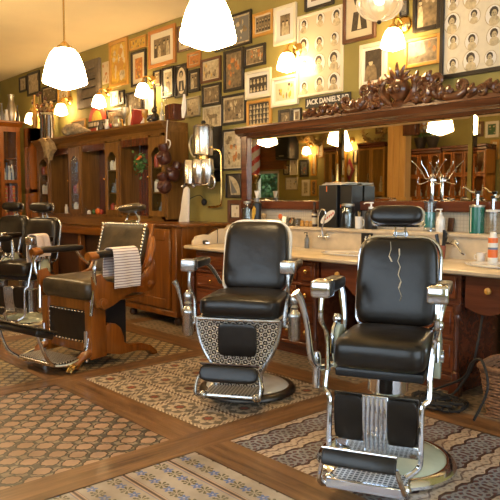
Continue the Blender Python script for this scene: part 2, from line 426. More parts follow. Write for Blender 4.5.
# ------------------------------------------------------------------ the room
XE, XS, YO, YW, ZC = -12.6, 2.6, -1.9, 4.7, 3.49     # end wall, street wall, opposite wall, mirror wall, ceiling
xs = [XE, -7.72, -7.54, -6.08, -5.89, -4.45, -4.26, -2.845, -2.625, -1.22, -1.0, XS]
ys = [YO, -.85, -.64, .56, .78, 1.965, 2.195, 3.335, 3.56, YW]
def field(i, j):
    if j % 2 and i % 2: return 'oak_beam_y'
    if j % 2: return 'oak_beam_x'
    if i % 2: return 'oak_beam_y'
    if xs[i] < -7.6: return 'tile_hex'
    if j == 8: return 'tile_small'
    if j == 4: return {2: 'tile_small', 4: 'tile_hex', 6: 'tile_oval', 8: 'tile_flower'}.get(i, 'tile_star')
    if j == 6: return {2: 'tile_star', 4: 'tile_hex', 6: 'tile_star', 8: 'tile_wave'}.get(i, 'tile_oval')
    return ['tile_oval', 'tile_flower', 'tile_star'][(i + j) // 2 % 3]
m = MB()
for j in range(len(ys) - 1):
    for i in range(len(xs) - 1):
        k = field(i, j); m.use(k)
        z = .004 if 'beam' in k else 0
        m.quad((xs[i], ys[j], z), (xs[i + 1], ys[j], z), (xs[i + 1], ys[j + 1], z), (xs[i], ys[j + 1], z))
m.use('darkwood').box(XE - .1, XS + .1, YO - .1, YW + .1, -.15, -.01)
struct(m.build('floor', sharp=20))
struct(MB().box(XE - .1, XS + .1, YO - .1, YW + .1, ZC, ZC + .1).build('ceiling', 'ceiling_cream'))
struct(MB().box(XE - .1, XS + .1, YW, YW + .12, 0, ZC).build('wall_mirror_side', 'wall_olive'))
struct(MB().box(XE - .12, XE, YO, YW, 0, ZC).build('wall_far_end', 'wall_olive'))
def holed(name, fixed, lo, hi, holes, axis):          # wall with rectangular openings along x or y
    m = MB(); t0, t1 = fixed
    def bx(a0, a1, z0, z1):
        if a1 - a0 < 1e-4 or z1 - z0 < 1e-4: return
        if axis == 'x': m.box(a0, a1, t0, t1, z0, z1)
        else: m.box(t0, t1, a0, a1, z0, z1)
    a = lo
    for h0, h1, z0, z1 in holes:
        bx(a, h0, 0, ZC); bx(h0, h1, 0, z0); bx(h0, h1, z1, ZC); a = h1
    bx(a, hi, 0, ZC)
    return struct(m.build(name, 'wall_olive'))
WX0, WX1 = in_mirror(256, 180, YO).x, in_mirror(279, 180, YO).x
WZ1 = 2.02
holed('wall_opposite', (YO - .12, YO), XE - .1, XS + .1, [(WX0, WX1, .5, WZ1), (-4.0, 1.0, .9, 2.9)], 'x')
holed('wall_street', (XS, XS + .12), YO, YW, [(YO + .5, YW - .6, .55, 3.0)], 'y')
def window_frame(name, horiz, a0, a1, z0, z1, pos, mat):
    o = MB()
    def bx(p0, p1, q0, q1, t=.05):
        if horiz: o.box(p0, p1, pos - t, pos + t, q0, q1)
        else: o.box(pos - t, pos + t, p0, p1, q0, q1)
    bx(a0, a0 + .06, z0, z1); bx(a1 - .06, a1, z0, z1); bx(a0, a1, z0, z0 + .06); bx(a0, a1, z1 - .06, z1)
    n = max(1, round((a1 - a0) / 1.3))
    for k in range(1, n): c = a0 + (a1 - a0) * k / n; bx(c - .03, c + .03, z0, z1, .04)
    w_ = struct(o.build(name, mat))
    g = MB()
    if horiz: g.box(a0 + .05, a1 - .05, pos - .004, pos + .004, z0 + .05, z1 - .05)
    else: g.box(pos - .004, pos + .004, a0 + .05, a1 - .05, z0 + .05, z1 - .05)
    g.build('glass_pane', 'glass', w_)
window_frame('window_1', True, WX0, WX1, .5, WZ1, YO - .06, 'f_white')
window_frame('window_3', True, -4.0, 1.0, .9, 2.9, YO - .06, 'f_white')
window_frame('window_2', False, YO + .5, YW - .6, .55, 3.0, XS + .06, 'f_white')
for nm, (x, y, z), sx, sy, rot in (('daylight_street', (XS + .14, (YO + YW - .1) / 2, 1.78), YW - YO - 1.1, 2.45, (0, R(90), 0)),
                                   ('daylight_shopfront', (-1.5, YO - .14, 1.9), 5.0, 2.0, (R(90), 0, 0)),
                                   ('daylight_side', ((WX0 + WX1) / 2, YO - .14, 1.26), WX1 - WX0, 1.5, (R(90), 0, 0))):
    l = bpy.data.lights.new(nm, 'AREA'); l.shape = 'RECTANGLE'
    l.size, l.size_y = (sy, sx) if nm == 'daylight_street' else (sx, sy)
    l.cycles.is_portal = True
    o = bpy.data.objects.new(nm, l); COL.objects.link(o); o.location = (x, y, z); o.rotation_euler = rot
rng = random.Random(5)
# wood panelling over the side window, seen in the mirror
q0, q1 = in_mirror(255, 172, YO + .1), in_mirror(284, 138, YO + .1)
tag(MB().box(in_mirror(259, 172, YO + .1).x, q1.x, YO + .001, YO + .1, 2.05, 2.9).build('wood_panel', 'oak_x'), 'brown timber panel above the window seen in the mirror', 'panel')
# shrubs outside the side window
for k in range(3):
    m = MB(); c = Vector((WX0 + (WX1 - WX0) * (k + .5) / 3 - 1.3, YO - 1.2, 0))
    m.use('oak').tube([c, c + Vector((.03, 0, .5)), c + Vector((0, .05, 1.2))], [.03, .015], 6); m.use('foliage_out')
    for _ in range(900):
        p = c + Vector((rng.uniform(-.32, .32), rng.uniform(-.3, .3), .3 + rng.random() * 1.9)); s_ = .05 + rng.random() * .05
        u = Vector((rng.gauss(0, 1), rng.gauss(0, 1), rng.gauss(0, 1))).normalized(); v = u.orthogonal().normalized()
        m.poly([p - u * s_, p + v * s_ * .5, p + u * s_, p - v * s_ * .5])
    tag(m.build('garden_shrub'), 'leafy green shrub outside the window reflected in the mirror', 'shrub', 'shrubs outside the side window')
struct(MB().box(XE - 2, XS + .2, YO - 6, YO - .12, -.12, -.02).build('ground_outside', 'tile_small'))
tag(MB().box(XE - 3, -7.2, YO - 2.3, YO - 2.1, -.02, 3.2).build('sky_block_hedge', 'hedge_dark'), 'dark hedge added outside to block the sky, behind the shrubs reflected in the mirror', 'hedge')  # added backdrop, keeps the bright sky out of the reflected window
struct(MB().box(XE, XS, YO, YO + .02, 0, .12).box(XE, XE + .02, YO, YW, 0, .12).build('baseboard_opposite', 'darkwood'))
# ------------------------------------------------------------------ lamps
SHADE = [(.045, .15), (.072, .143), (.100, .112), (.122, .065), (.139, .01), (.152, -.045), (.159, -.088), (.155, -.096), (.085, -.124), (.02, -.145), (0, -.147)]
def pendant(X, Y, Z, label):
    t = thing('pendant_lamp', label, 'lamp', (X, Y, Z), 0, 'white glass pendant lamps')
    MB().lathe(SHADE, (0, 0, 0), 28).build('lamp_shade', 'lamp_glass', t)
    MB().lathe([(.05, .146), (.05, .165), (.022, .19), (.012, .2)], seg=16).build('shade_holder', 'brass', t)
    MB().cyl((0, 0, .19), .007, ZC - Z - .22, 8).build('rod', 'brass', t)
    MB().lathe([(.012, ZC - Z - .06), (.05, ZC - Z - .03), (.06, ZC - Z)], seg=16).build('ceiling_rose', 'brass', t)
    return t
pendant(-4.46, 2.19, 2.24, 'white glass pendant lamp hanging on brass rod above the wooden barber chair, at upper left')
pendant(-2.90, 2.28, 2.275, 'big white glass pendant lamp cut by the top edge, above the middle barber chair')
pendant(-6.3, 1.95, 2.23, 'white pendant lamp seen only in the mirror, straddling the joint above the black box')
pendant(-7.55, 2.2, 2.28, 'white pendant lamp seen only in the mirror, beside the striped barber pole')
# clear glass bowl lamp
t = thing('glass_bowl_lamp', 'clear ribbed glass bowl lamp with faint bulb at top edge of the photo', 'lamp', (-1.89, 2.49, 2.2))
m = MB(); prof = [(.105 * math.sin(a), -.075 * math.cos(a)) for a in [0, .2, .45, .7, .95, 1.2, 1.45, 1.6]] + [(.1, .04), (.085, .08), (.04, .11)]
m.lathe(prof, seg=36)
for k in range(18): a = 2 * PI * k / 18; m.tube([(r_ * 1.01 * math.cos(a), r_ * 1.01 * math.sin(a), z_) for r_, z_ in prof[1:]], .0022, 4, 1)
m.build('glass_bowl', 'glass_frost', t)
MB().ball((0, 0, .02), .026).build('light_bulb', 'bulb', t)
MB().lathe([(.045, .1), (.045, .13), (.02, .15)]).cyl((0, 0, .14), .006, ZC - 2.2 - .14, 8).build('rod', 'brass', t)
MB().lathe([(.006, -.09), (.012, -.082), (.008, -.074)], seg=10).build('finial', 'darkmetal', t)
def sconce(X, Z, label, Y=YW, s=1):
    t = thing('wall_sconce', label, 'lamp', (X, Y, Z), 0 if s > 0 else PI, 'white glass wall sconces')
    MB().lathe([(.075, 0), (.073, .012), (.05, .035), (.02, .045), (0, .047)], (0, 0, .15), 18, 'y', Matrix.Scale(-1, 3)).build('wall_plate', 'brass', t)
    MB().tube([(0, -.03, .15), (0, -.09, .19), (0, -.15, .17), (0, -.16, .11)], .009).lathe([(.016, .13), (.034, .11), (.036, .085)], (0, -.16, 0), 14).build('arm', 'brass', t)
    MB().lathe([(r * .64, h * .64) for r, h in SHADE], (0, -.16, 0), 20).build('lamp_shade', 'sconce_glass', t)
    return t
for px, py, lb in ((287, 63, 'lit wall sconce over the two white framed prints, left of the hairstyle poster'),
                   (393, 40, 'lit wall sconce just below and right of the glass bowl lamp'),
                   (143, 91, 'lit wall sconce above the right end of the display cabinet'),
                   (99, 102, 'lit wall sconce beside the louvred shutter, above the round-topped sign'),
                   (61, 110, 'lit wall sconce just below the left pendant lamp'),
                   (31, 119, 'leftmost lit wall sconce, partly behind the chrome urn')):
    p = on_wall(px, py, YW - .16); sconce(p.x, p.z, lb)
# ------------------------------------------------------------------ pictures
def heads(m, x0, x1, z0, z1, y, nx, nz, rg, hair='p_dark', skin='p_light', body=None):
    cw, chh = (x1 - x0) / nx, (z1 - z0) / nz
    for a in range(nx):
        for b in range(nz):
            cx = x0 + cw * (a + .5) + rg.uniform(-.06, .06) * cw; cz = z0 + chh * (b + .55); r = min(cw, chh) * .3
            def ell(ox, oz, rx, rz, yy): m.poly([(cx + ox + rx * math.cos(k * PI / 5), yy, cz + oz + rz * math.sin(k * PI / 5)) for k in range(10)])
            if body: m.use(body); ell(0, -r * 1.5, r * 1.15, r * 1.0, y - .0006)
            m.use(hair); ell(rg.uniform(-.1, .1) * r, r * .25, r * .95, r * 1.05, y - .0012)
            m.use(skin); ell(0, -r * .15, r * .62, r * .85, y - .0018)
            m.use(hair); ell(-r * .2, r * .05, r * .1, r * .07, y - .0022); ell(r * .22, r * .05, r * .1, r * .07, y - .0022); ell(0, -r * .45, r * .2, r * .07, y - .0022)
def blobs(m, x0, x1, z0, z1, y, n, mats, rg, smin=.08, smax=.3):
    w_, h_ = x1 - x0, z1 - z0; s0 = min(w_, h_)
    for i in range(n):
        rx = rg.uniform(smin, smax) * s0 * .5; rz = rg.uniform(smin, smax) * s0 * .7
        cx = rg.uniform(x0 + rx, x1 - rx); cz = rg.uniform(z0 + rz, max(z0 + rz, z1 - rz)); k = rg.randint(5, 8); ph = rg.random() * 6
        m.use(rg.choice(mats)); m.poly([(cx + rx * rg.uniform(.7, 1) * math.cos(ph + 2 * PI * j / k), y - .0006 - i * .00008, cz + rz * rg.uniform(.7, 1) * math.sin(ph + 2 * PI * j / k)) for j in range(k)])
def figures(m, x0, x1, z0, z1, y, n, rg, cloth=('p_dark', 'p_light', 'p_mid')):
    w_ = (x1 - x0) / n
    for i in range(n):
        cx = x0 + w_ * (i + .5) + rg.uniform(-.15, .15) * w_; hh = (z1 - z0) * rg.uniform(.66, .86); b = w_ * rg.uniform(.34, .46); yy = y - .001 - i * .0002
        m.use(rg.choice(cloth)); m.poly([(cx - b, yy, z0), (cx + b, yy, z0), (cx + b * .9, yy, z0 + hh * .55), (cx + b * .55, yy, z0 + hh * .76), (cx - b * .55, yy, z0 + hh * .76), (cx - b * .9, yy, z0 + hh * .5)])
        r = min(w_ * .25, hh * .13); m.use('p_light'); m.poly([(cx + r * math.cos(k * PI / 4), yy - .0002, z0 + hh * .87 + r * 1.2 * math.sin(k * PI / 4)) for k in range(8)])
        m.use('p_dark'); m.poly([(cx + r * math.cos(k * PI / 4), yy - .0003, z0 + hh * .92 + r * 1.1 * math.sin(k * PI / 4)) for k in range(5)])
def picture(x0, x1, z0, z1, label, frame='f_black', fw=.03, mount=None, mw=0, bg_='p_mid', art='blobs', arg=None, seed=0, Y=YW, flip=False, name='framed_picture', group=None):
    rg = random.Random(seed); x0, x1 = sorted((x0, x1)); z0, z1 = sorted((z0, z1)); W, Hh = x1 - x0, z1 - z0
    t = thing(name, label, 'picture', ((x0 + x1) / 2, Y, z0), PI if flip else 0, group)
    a, b, c, d = -W / 2, W / 2, 0, Hh; D = .028
    if frame:
        m = MB()
        for q in ((a, a + fw, c, d), (b - fw, b, c, d), (a + fw, b - fw, c, c + fw), (a + fw, b - fw, d - fw, d)): m.box(q[0], q[1], -D, 0, q[2], q[3], .004)
        m.build('frame', frame, t); a += fw; b -= fw; c += fw; d -= fw
    yb = -.012 if frame else -.004
    if mount:
        MB().box(a, b, yb, -.001, c, d).build('mount', mount, t); a += mw; b -= mw; c += mw; d -= mw
        m = MB(); y = yb - .0012; m.use(bg_).box(a, b, y, yb, c, d)
    else:
        m = MB(); y = yb; m.use(bg_).box(a, b, y, -.001, c, d)
    if art == 'heads': heads(m, a, b, c, d, y, *arg, rg)
    elif art == 'rows': heads(m, a, b, c, d, y, *arg, rg, body='p_light' if bg_ == 'p_dark' else 'p_dark')
    elif art == 'figures': figures(m, a, b, c, d, y, arg, rg)
    elif art == 'oval':
        cx, cz = (a + b) / 2, (c + d) / 2
        m.use('cream').poly([(cx + (b - a) * .44 * math.cos(k * PI / 10), y - .0005, cz + (d - c) * .46 * math.sin(k * PI / 10)) for k in range(20)])
        m.use('p_dark').poly([(cx - (b - a) * .3, y - .001, c + (d - c) * .14), (cx + (b - a) * .3, y - .001, c + (d - c) * .14), (cx + (b - a) * .22, y - .001, cz), (cx - (b - a) * .22, y - .001, cz)])
        m.use('cream').poly([(cx - (b - a) * .07, y - .0012, c + (d - c) * .16), (cx + (b - a) * .08, y - .0012, c + (d - c) * .16), (cx, y - .0012, cz)])
        heads(m, a + (b - a) * .15, b - (b - a) * .15, cz - (d - c) * .08, d - (d - c) * .08, y - .001, 1, 1, rg)
    elif art == 'poster':
        blobs(m, a, b, c, d, y, *arg, rg, .12, .38)
    elif art == 'deer':
        L = b - a; hh = d - c
        def P(pts): m.poly([(a + L * u, y - .001, c + hh * v) for u, v in pts])
        m.use('p_light').box(a + L * .05, b - L * .05, y - .0006, y, c + hh * .05, d - hh * .05)
        m.use('p_mid'); P([(.34, .45), (.72, .45), (.8, .55), (.74, .64), (.4, .62), (.3, .72), (.22, .68)])
        for u in (.38, .45, .66, .73): P([(u, .14), (u + .03, .14), (u + .05, .47), (u - .01, .47)])
        for du in (-.08, .02, .1): P([(.27, .7), (.29, .7), (.3 + du, .92), (.28 + du, .9)])
    elif art == 'arc':
        m.use('p_light').poly([(a + (b - a) * .15, y - .001, c + (d - c) * .95)] + [(a + (b - a) * (.15 + .8 * math.sin(k * PI / 16)), y - .001, c + (d - c) * (.1 + .85 * math.cos(k * PI / 16))) for k in range(9)] + [(a + (b - a) * .3, y - .001, c + (d - c) * .1)])
        m.use('p_grey').poly([(a + (b - a) * .25, y - .002, c + (d - c) * .8), (a + (b - a) * .75, y - .002, c + (d - c) * .2), (a + (b - a) * .35, y - .002, c + (d - c) * .15)])
    else: blobs(m, a, b, c, d, y, *arg, rg)
    m.build('print', None, t)
    return t
def wall_pic(xl, xr, yt, yb, label, **k):
    p, q = on_wall(xl, yt, YW), on_wall(xl, yb, YW); r = on_wall(xr, (yt + yb) / 2, YW)
    return picture(p.x, r.x, q.z, p.z, label, **k)
S3 = ['p_dark', 'p_light', 'p_mid']; OR = ['p_orange', 'p_mid', 'p_light', 'p_yellow']
WP = [
 (102.3, 109, 63, 85, 'unframed cream and red poster squeezed between louvred shutter and gold poster', dict(frame=None, bg_='cream', art='blobs', arg=(12, ['p_orange', 'p_light']), name='wall_poster')),
 (110, 129, 43, 89, 'tall yellow poster in gold wood frame, touching the ceiling line', dict(frame='f_gold', fw=.05, bg_='p_yellow', art='poster', arg=(26, ['cream', 'p_light', 'cream', 'f_gold']))),
 (130.5, 147.3, 40, 52, 'wide low sketch in pale wood frame, left of the big orange-framed photo', dict(frame='f_gold', fw=.02, bg_='p_yellow', art='blobs', arg=(10, ['p_mid', 'p_light']))),
 (132, 147.3, 53, 88, 'tall black-framed print with orange picture on cream mount', dict(fw=.035, mount='cream', mw=.06, bg_='p_orange', art='blobs', arg=(12, ['p_yellow', 'p_mid', 'p_light']))),
 (149.4, 176.7, 32.5, 69.8, 'large sepia group photo in wide orange wood frame left of big pendant lamp', dict(frame='f_orange', fw=.045, mount='f_white', mw=.075, bg_='p_mid', art='figures', arg=4)),
 (178.5, 205, 27, 53, 'pale print half hidden behind the big pendant lamp', dict(frame='f_brown', fw=.02, mount='cream', mw=.05, bg_='p_mid', art='blobs', arg=(10, S3))),
 (216, 252.5, 21, 53, 'dark framed photo just right of the big pendant lamp, near the ceiling', dict(fw=.025, mount='p_light', mw=.02, bg_='p_grey', art='blobs', arg=(22, ['p_mid', 'p_light', 'p_grey', 'cream']))),
 (188.4, 201.7, 54, 69, 'small orange-framed picture just under the big pendant lamp', dict(frame='f_orange', fw=.03, mount='p_light', mw=.012, bg_='p_orange', art='blobs', arg=(9, OR))),
 (154.3, 162, 71.5, 88, 'narrow small black-framed photo under the big orange-framed photo', dict(fw=.025, bg_='p_mid', mount='p_light', mw=.015, art='figures', arg=1)),
 (162.7, 175, 69, 99, 'black-framed portrait of a standing person on white mount', dict(fw=.03, mount='f_white', mw=.03, bg_='p_light', art='figures', arg=1)),
 (175.8, 188.4, 66, 98.5, 'dark framed oval portrait of a head and shoulders', dict(fw=.025, bg_='p_dark', art='oval')),
 (189.3, 201, 71, 93.5, 'small black-framed photo right of the oval portrait', dict(fw=.04, mount='p_light', mw=.015, bg_='p_mid', art='figures', arg=2)),
 (201.9, 222, 60.5, 84.5, 'brown-framed faded picture with yellowed lower corners', dict(frame='f_brown', fw=.03, mount='cream', mw=.012, bg_='p_light', art='blobs', arg=(16, ['p_mid', 'p_yellow', 'p_light', 'p_mid']))),
 (203, 222, 86, 107.5, 'dark-framed faded brown picture directly above the deer sketch', dict(fw=.03, mount='p_light', mw=.01, bg_='p_mid', art='blobs', arg=(10, ['p_mid', 'p_light']))),
 (224.8, 245, 52, 93, 'tall black-framed print with orange figures', dict(fw=.035, mount='p_mid', mw=.012, bg_='p_mid', art='blobs', arg=(26, ['p_orange', 'p_mid', 'p_light', 'p_orange', 'p_mid']))),
 (222.6, 247, 96.5, 126, 'large dark-framed brown print with pale strips above and below', dict(fw=.028, mount='p_light', mw=.025, bg_='p_mid', art='blobs', arg=(18, ['p_mid', 'p_dark', 'p_light', 'p_mid']))),
 (186.5, 201, 98.5, 118, 'silver-framed faded picture above the chrome water heater, left of the deer sketch', dict(frame='f_silver', fw=.02, bg_='p_light', art='blobs', arg=(8, ['p_mid', 'p_light', 'cream']))),
 (203, 221.7, 108, 129.4, 'unframed paper sketch of a deer above the black board', dict(frame=None, bg_='paper', art='deer', name='deer_sketch')),
 (223.4, 243.7, 130.5, 171, 'tall black-framed print with pink-brown ground, left of the mirror', dict(fw=.022, mount='cream', mw=.012, bg_='p_light', art='blobs', arg=(20, ['p_mid', 'p_orange', 'p_light', 'p_mid']))),
 (227, 242.4, 174, 198, 'black picture with a pale curved sail shape, beside the mirror', dict(frame='f_black', fw=.01, bg_='p_dark', art='arc')),
 (229, 243.5, 200, 222, 'small brown wooden frame holding a little white card', dict(frame='f_brown', fw=.045, mount='darkwood', mw=.012, bg_='paper', art='blobs', arg=(2, ['p_light']))),
 (254, 274.3, 15, 38.5, 'gold-framed photo of a crowd, between two pictures near the ceiling', dict(frame='f_gold', fw=.03, mount='cream', mw=.015, bg_='p_mid', art='rows', arg=(5, 2))),
 (275, 297.4, 9, 47, 'tall photo in wide white frame above the sconce', dict(frame='f_white', fw=.035, mount='white', mw=.055, bg_='p_mid', art='figures', arg=2)),
 (245.3, 266.6, 48, 69, 'black-framed print with orange tones under the gold-framed crowd photo', dict(fw=.028, mount='p_light', mw=.01, bg_='p_mid', art='blobs', arg=(18, ['p_orange', 'p_mid', 'p_light', 'p_orange']))),
 (246.3, 272.2, 72.8, 100.5, 'white-framed team photo, left of the sconce', dict(frame='f_white', fw=.03, mount='white', mw=.035, bg_='p_dark', art='rows', arg=(5, 2))),
 (272.4, 299.4, 79, 108.3, 'white-framed print with yellow and brown drawing under the sconce', dict(frame='f_white', fw=.03, mount='white', mw=.03, bg_='cream', art='blobs', arg=(14, ['p_yellow', 'p_mid', 'p_light', 'p_dark']))),
 (248, 272.5, 102, 128.5, 'gold-framed team photo with rows of people, above the mirror corner', dict(frame='f_gold', fw=.032, bg_='p_dark', art='rows', arg=(6, 4))),
 (279.5, 293, 110.5, 127, 'small black-framed photo, left one of the pair above the mirror', dict(fw=.03, bg_='p_mid', art='blobs', arg=(8, S3))),
 (293.4, 302.3, 108.7, 123.7, 'small black-framed photo with white mount, right one of the pair above the mirror', dict(fw=.015, mount='f_white', mw=.02, bg_='p_mid', art='blobs', arg=(6, S3))),
 (306, 335, -12, 12.5, 'dark-framed print cut by the top edge above the hairstyle poster', dict(fw=.03, mount='white', mw=.05, bg_='p_mid', art='blobs', arg=(10, S3))),
 (344.5, 377, -14, 45, 'brown-framed round engraving partly behind the glass bowl lamp', dict(frame='f_brown', fw=.035, bg_='cream', art='oval')),
 (361, 388, 46, 89.5, 'white-framed photo of a strongman left of the sconce', dict(frame='f_white', fw=.035, mount='white', mw=.025, bg_='p_dark', art='figures', arg=1)),
 (401, 409, 2, 17.5, 'tiny dark picture above the sconce, right of the glass bowl lamp', dict(fw=.01, bg_='p_grey', art='blobs', arg=(8, ['p_light', 'p_dark']))),
 (414.5, 442, -10, 34, 'dark-framed photo of people at the top edge, left of the big haircut poster', dict(frame='f_black', fw=.035, bg_='p_mid', art='figures', arg=3)),
 (406, 441.5, 40.5, 69.5, 'gold-framed landscape print with a lamp reflected in its glass', dict(frame='f_gold', fw=.028, mount='p_light', mw=.008, bg_='p_mid', art='blobs', arg=(16, ['p_mid', 'p_dark', 'p_mid', 'p_orange']))),
 (20, 27.6, 78, 93, 'small dark-framed photo at the far left, first of two side by side', dict(fw=.03, bg_='p_light', art='blobs', arg=(6, S3))),
 (28, 40.6, 74, 97, 'dark-framed photo at the far left, second of two side by side', dict(fw=.04, bg_='p_light', art='blobs', arg=(8, S3))),
 (42.7, 58, 88, 105.5, 'dark-framed print just below and left of the left pendant lamp', dict(fw=.03, mount='p_light', mw=.02, bg_='p_mid', art='blobs', arg=(8, S3))),
 (58.4, 70.5, 85, 103, 'gold-framed print directly below the left pendant lamp', dict(frame='f_gold', fw=.04, bg_='p_light', art='blobs', arg=(8, OR))),
 (112, 119.8, 92, 107, 'small white-framed card left of a narrow dark one, under the gold poster', dict(frame='f_white', fw=.02, bg_='white', art='blobs', arg=(4, ['p_light', 'p_mid']))),
 (120.2, 125.6, 91, 105, 'narrow dark-framed card under the gold poster', dict(fw=.03, bg_='p_light', art='blobs', arg=(4, ['p_mid', 'p_orange']))),
 (107.8, 125.5, 110, 130, 'dark-framed picture standing behind the ornaments on the cabinet', dict(fw=.035, mount='p_light', mw=.02, bg_='p_mid', art='blobs', arg=(10, S3))),
 (127, 143.6, 93.5, 113, 'dark-framed brown photo left of the sconce over the display cabinet', dict(fw=.03, bg_='p_mid', art='blobs', arg=(10, ['p_mid', 'p_light', 'p_mid']))),
 (144.5, 156, 90, 118, 'tall dark-framed print with lamp glare painted white, beside the sconce over the display cabinet', dict(fw=.025, mount='white', mw=.03, bg_='paper', art='blobs', arg=(5, ['p_light']))),  # white mount and paper stand in for sconce glare on this print
 (71.5, 86.5, 121, 134, 'gold-framed photo standing left of the round-topped sign', dict(frame='f_gold', fw=.03, bg_='p_mid', art='blobs', arg=(6, S3))),
]
for i, (a, b, c, d, lb, k) in enumerate(WP): wall_pic(a, b, c, d, lb, seed=i, **k)
# the two barber posters with rows of heads
def head_poster(x0, x1, z0, z1, label, nx, nz, fr_, fwid, paper_, hair='p_dark'):
    t = picture(x0, x1, z0, z1, label, frame=fr_, fw=fwid, bg_=paper_, art='none', arg=(0, ['p_mid']), name='barber_poster')
    pr = [c for c in t.children if c.name.startswith('print')][0]
    W = x1 - x0; Hh = z1 - z0; m = MB(); rg = random.Random(9)
    for a in range(nx):
        for b in range(nz):
            cx = -W / 2 + W * (.16 + .68 * (a / max(1, nx - 1))) + rg.uniform(-.02, .02) * W; cz = Hh * (.12 + .76 * b / (nz - 1)) + rg.uniform(-.02, .02) * Hh; r = min(W / nx, Hh / nz) * rg.uniform(.3, .48)
            m.use('p_light').poly([(cx + r * math.cos(k * PI / 8), -.0145, cz + r * 1.15 * math.sin(k * PI / 8)) for k in range(16)])
            m.use('white').poly([(cx + r * .9 * math.cos(k * PI / 8), -.015, cz + r * 1.05 * math.sin(k * PI / 8)) for k in range(16)])
            heads(m, cx - r, cx + r, cz - r * .8, cz + r * 1.0, -.0152, 1, 1, rg, hair=hair, skin='p_light', body='p_light')
    return m.build('portrait_heads', None, pr)
p, q, r = on_wall(298.6, 17.5, YW), on_wall(298.6, 98.6, YW), on_wall(344, 60, YW)
head_poster(p.x, r.x, q.z, p.z, 'tall cream poster of mens hairstyles in thin pale frame, left of centre above the mirror', 3, 4, 'f_white', .025, 'cream')
p, q, r = on_wall(442.8, -30, YW), on_wall(442.8, 80, YW), on_wall(530, 40, YW)
head_poster(p.x, r.x, q.z, p.z, 'large poster of oval haircut portraits in dark frame at upper right', 4, 5, 'f_black', .035, 'paper', 'p_dark')
# louvred shutter
p, q, r = on_wall(79, 65, YW), on_wall(79, 110, YW), on_wall(101.8, 85, YW)
t = thing('louvred_shutter', 'weathered grey-brown louvred shutter hanging right of the left pendant lamp', 'shutter', ((p.x + r.x) / 2, YW, q.z)); W = (r.x - p.x) / 2; Hh = p.z - q.z
m = MB().box(-W, -W + .1, -.05, 0, 0, Hh, .006).box(W - .1, W, -.05, 0, 0, Hh, .006).box(-W + .1, W - .1, -.05, 0, 0, .12, .006).box(-W + .1, W - .1, -.05, 0, Hh - .12, Hh, .006).box(-W + .1, W - .1, -.05, 0, Hh / 2 - .04, Hh / 2 + .04, .006)
m.build('frame', 'shutter', t); m = MB()
for k in range(9):
    z = .14 + k * (Hh - .28) / 9
    if abs(z + .04 - Hh / 2) > .07: m.prism([(-.045, z), (-.035, z), (-.005, z + .09), (-.015, z + .09)], -W + .1, W - .1, 'yz')
m.build('louvres', 'shutter', t); MB().box(-W + .1, W - .1, -.003, 0, .1, Hh - .1).build('backing', 'black', t)
# street-name plaque
p, q, r = on_wall(308, 99, YW), on_wall(308, 109.5, YW), on_wall(353.5, 97, YW)
t = thing('street_name_sign', 'black street-name plaque with white lettering resting on the carved mirror crest', 'sign', ((p.x + r.x) / 2, YW - .03, q.z)); W = (r.x - p.x) / 2; Hh = p.z - q.z
MB().box(-W, W, -.012, .0, 0, Hh, .003).build('plate', 'black', t)
def lettering(txt, w_, h_, parent, mat, loc, depth=.002, name='lettering'):
    c = bpy.data.curves.new('txt', 'FONT'); c.body = txt; c.size = 1; c.extrude = .5; c.offset = .022; c.align_x = 'CENTER'
    o = bpy.data.objects.new('txt', c); COL.objects.link(o); bpy.context.view_layer.update()
    me = bpy.data.meshes.new_from_object(o.evaluated_get(bpy.context.evaluated_depsgraph_get())); bpy.data.objects.remove(o)
    xs_ = [v.co.x for v in me.vertices]; ys_ = [v.co.y for v in me.vertices]
    sx = w_ / (max(xs_) - min(xs_)); sy = h_ / (max(ys_) - min(ys_)); cx = (max(xs_) + min(xs_)) / 2; y0 = min(ys_)
    for v in me.vertices: v.co = Vector(((v.co.x - cx) * sx, -v.co.z * depth, (v.co.y - y0) * sy))
    me.materials.clear(); me.materials.append(MATS[mat]); me.name = name
    g = bpy.data.objects.new(name, me); COL.objects.link(g); g.parent = parent; g.location = loc
    return g
lettering("JACK DANIEL'S RD", W * 1.86, Hh * .66, t, 'white', (0, -.013, Hh * .18))
# round-topped sign on top of the cabinet
p, q, r = on_wall(88, 118, 4.6), on_wall(88, 131, 4.6), on_wall(104.5, 120, 4.6)
t = thing('advertising_sign', 'round-topped red and yellow sign with dark band standing on the cabinet', 'sign', ((p.x + r.x) / 2, 4.62, 2.2)); W = (r.x - p.x) / 2
arc = lambda rr, c0: [(rr * math.cos(k * PI / 16), c0 + rr * math.sin(k * PI / 16)) for k in range(17)]
MB().prism(arc(W, .22), -.01, .01).build('sun_arch', 'red_paint', t); MB().prism(arc(W * .62, .22), -.013, -.009).build('sun_disc', 'p_yellow', t)
MB().box(-W * 1.05, W * 1.05, -.016, .012, .13, .23).build('name_band', 'p_dark', t); MB().box(-W, W, -.01, .01, 0, .13).build('sign_foot', 'p_red', t)
m = MB()
for k in range(9): m.box(-W * .95 + k * W * .21, -W * .95 + k * W * .21 + W * (.1 + .05 * (k % 2)), -.018, -.015, .155, .205)
m.build('worn_lettering', 'cream', t, label='worn illegible pale lettering')
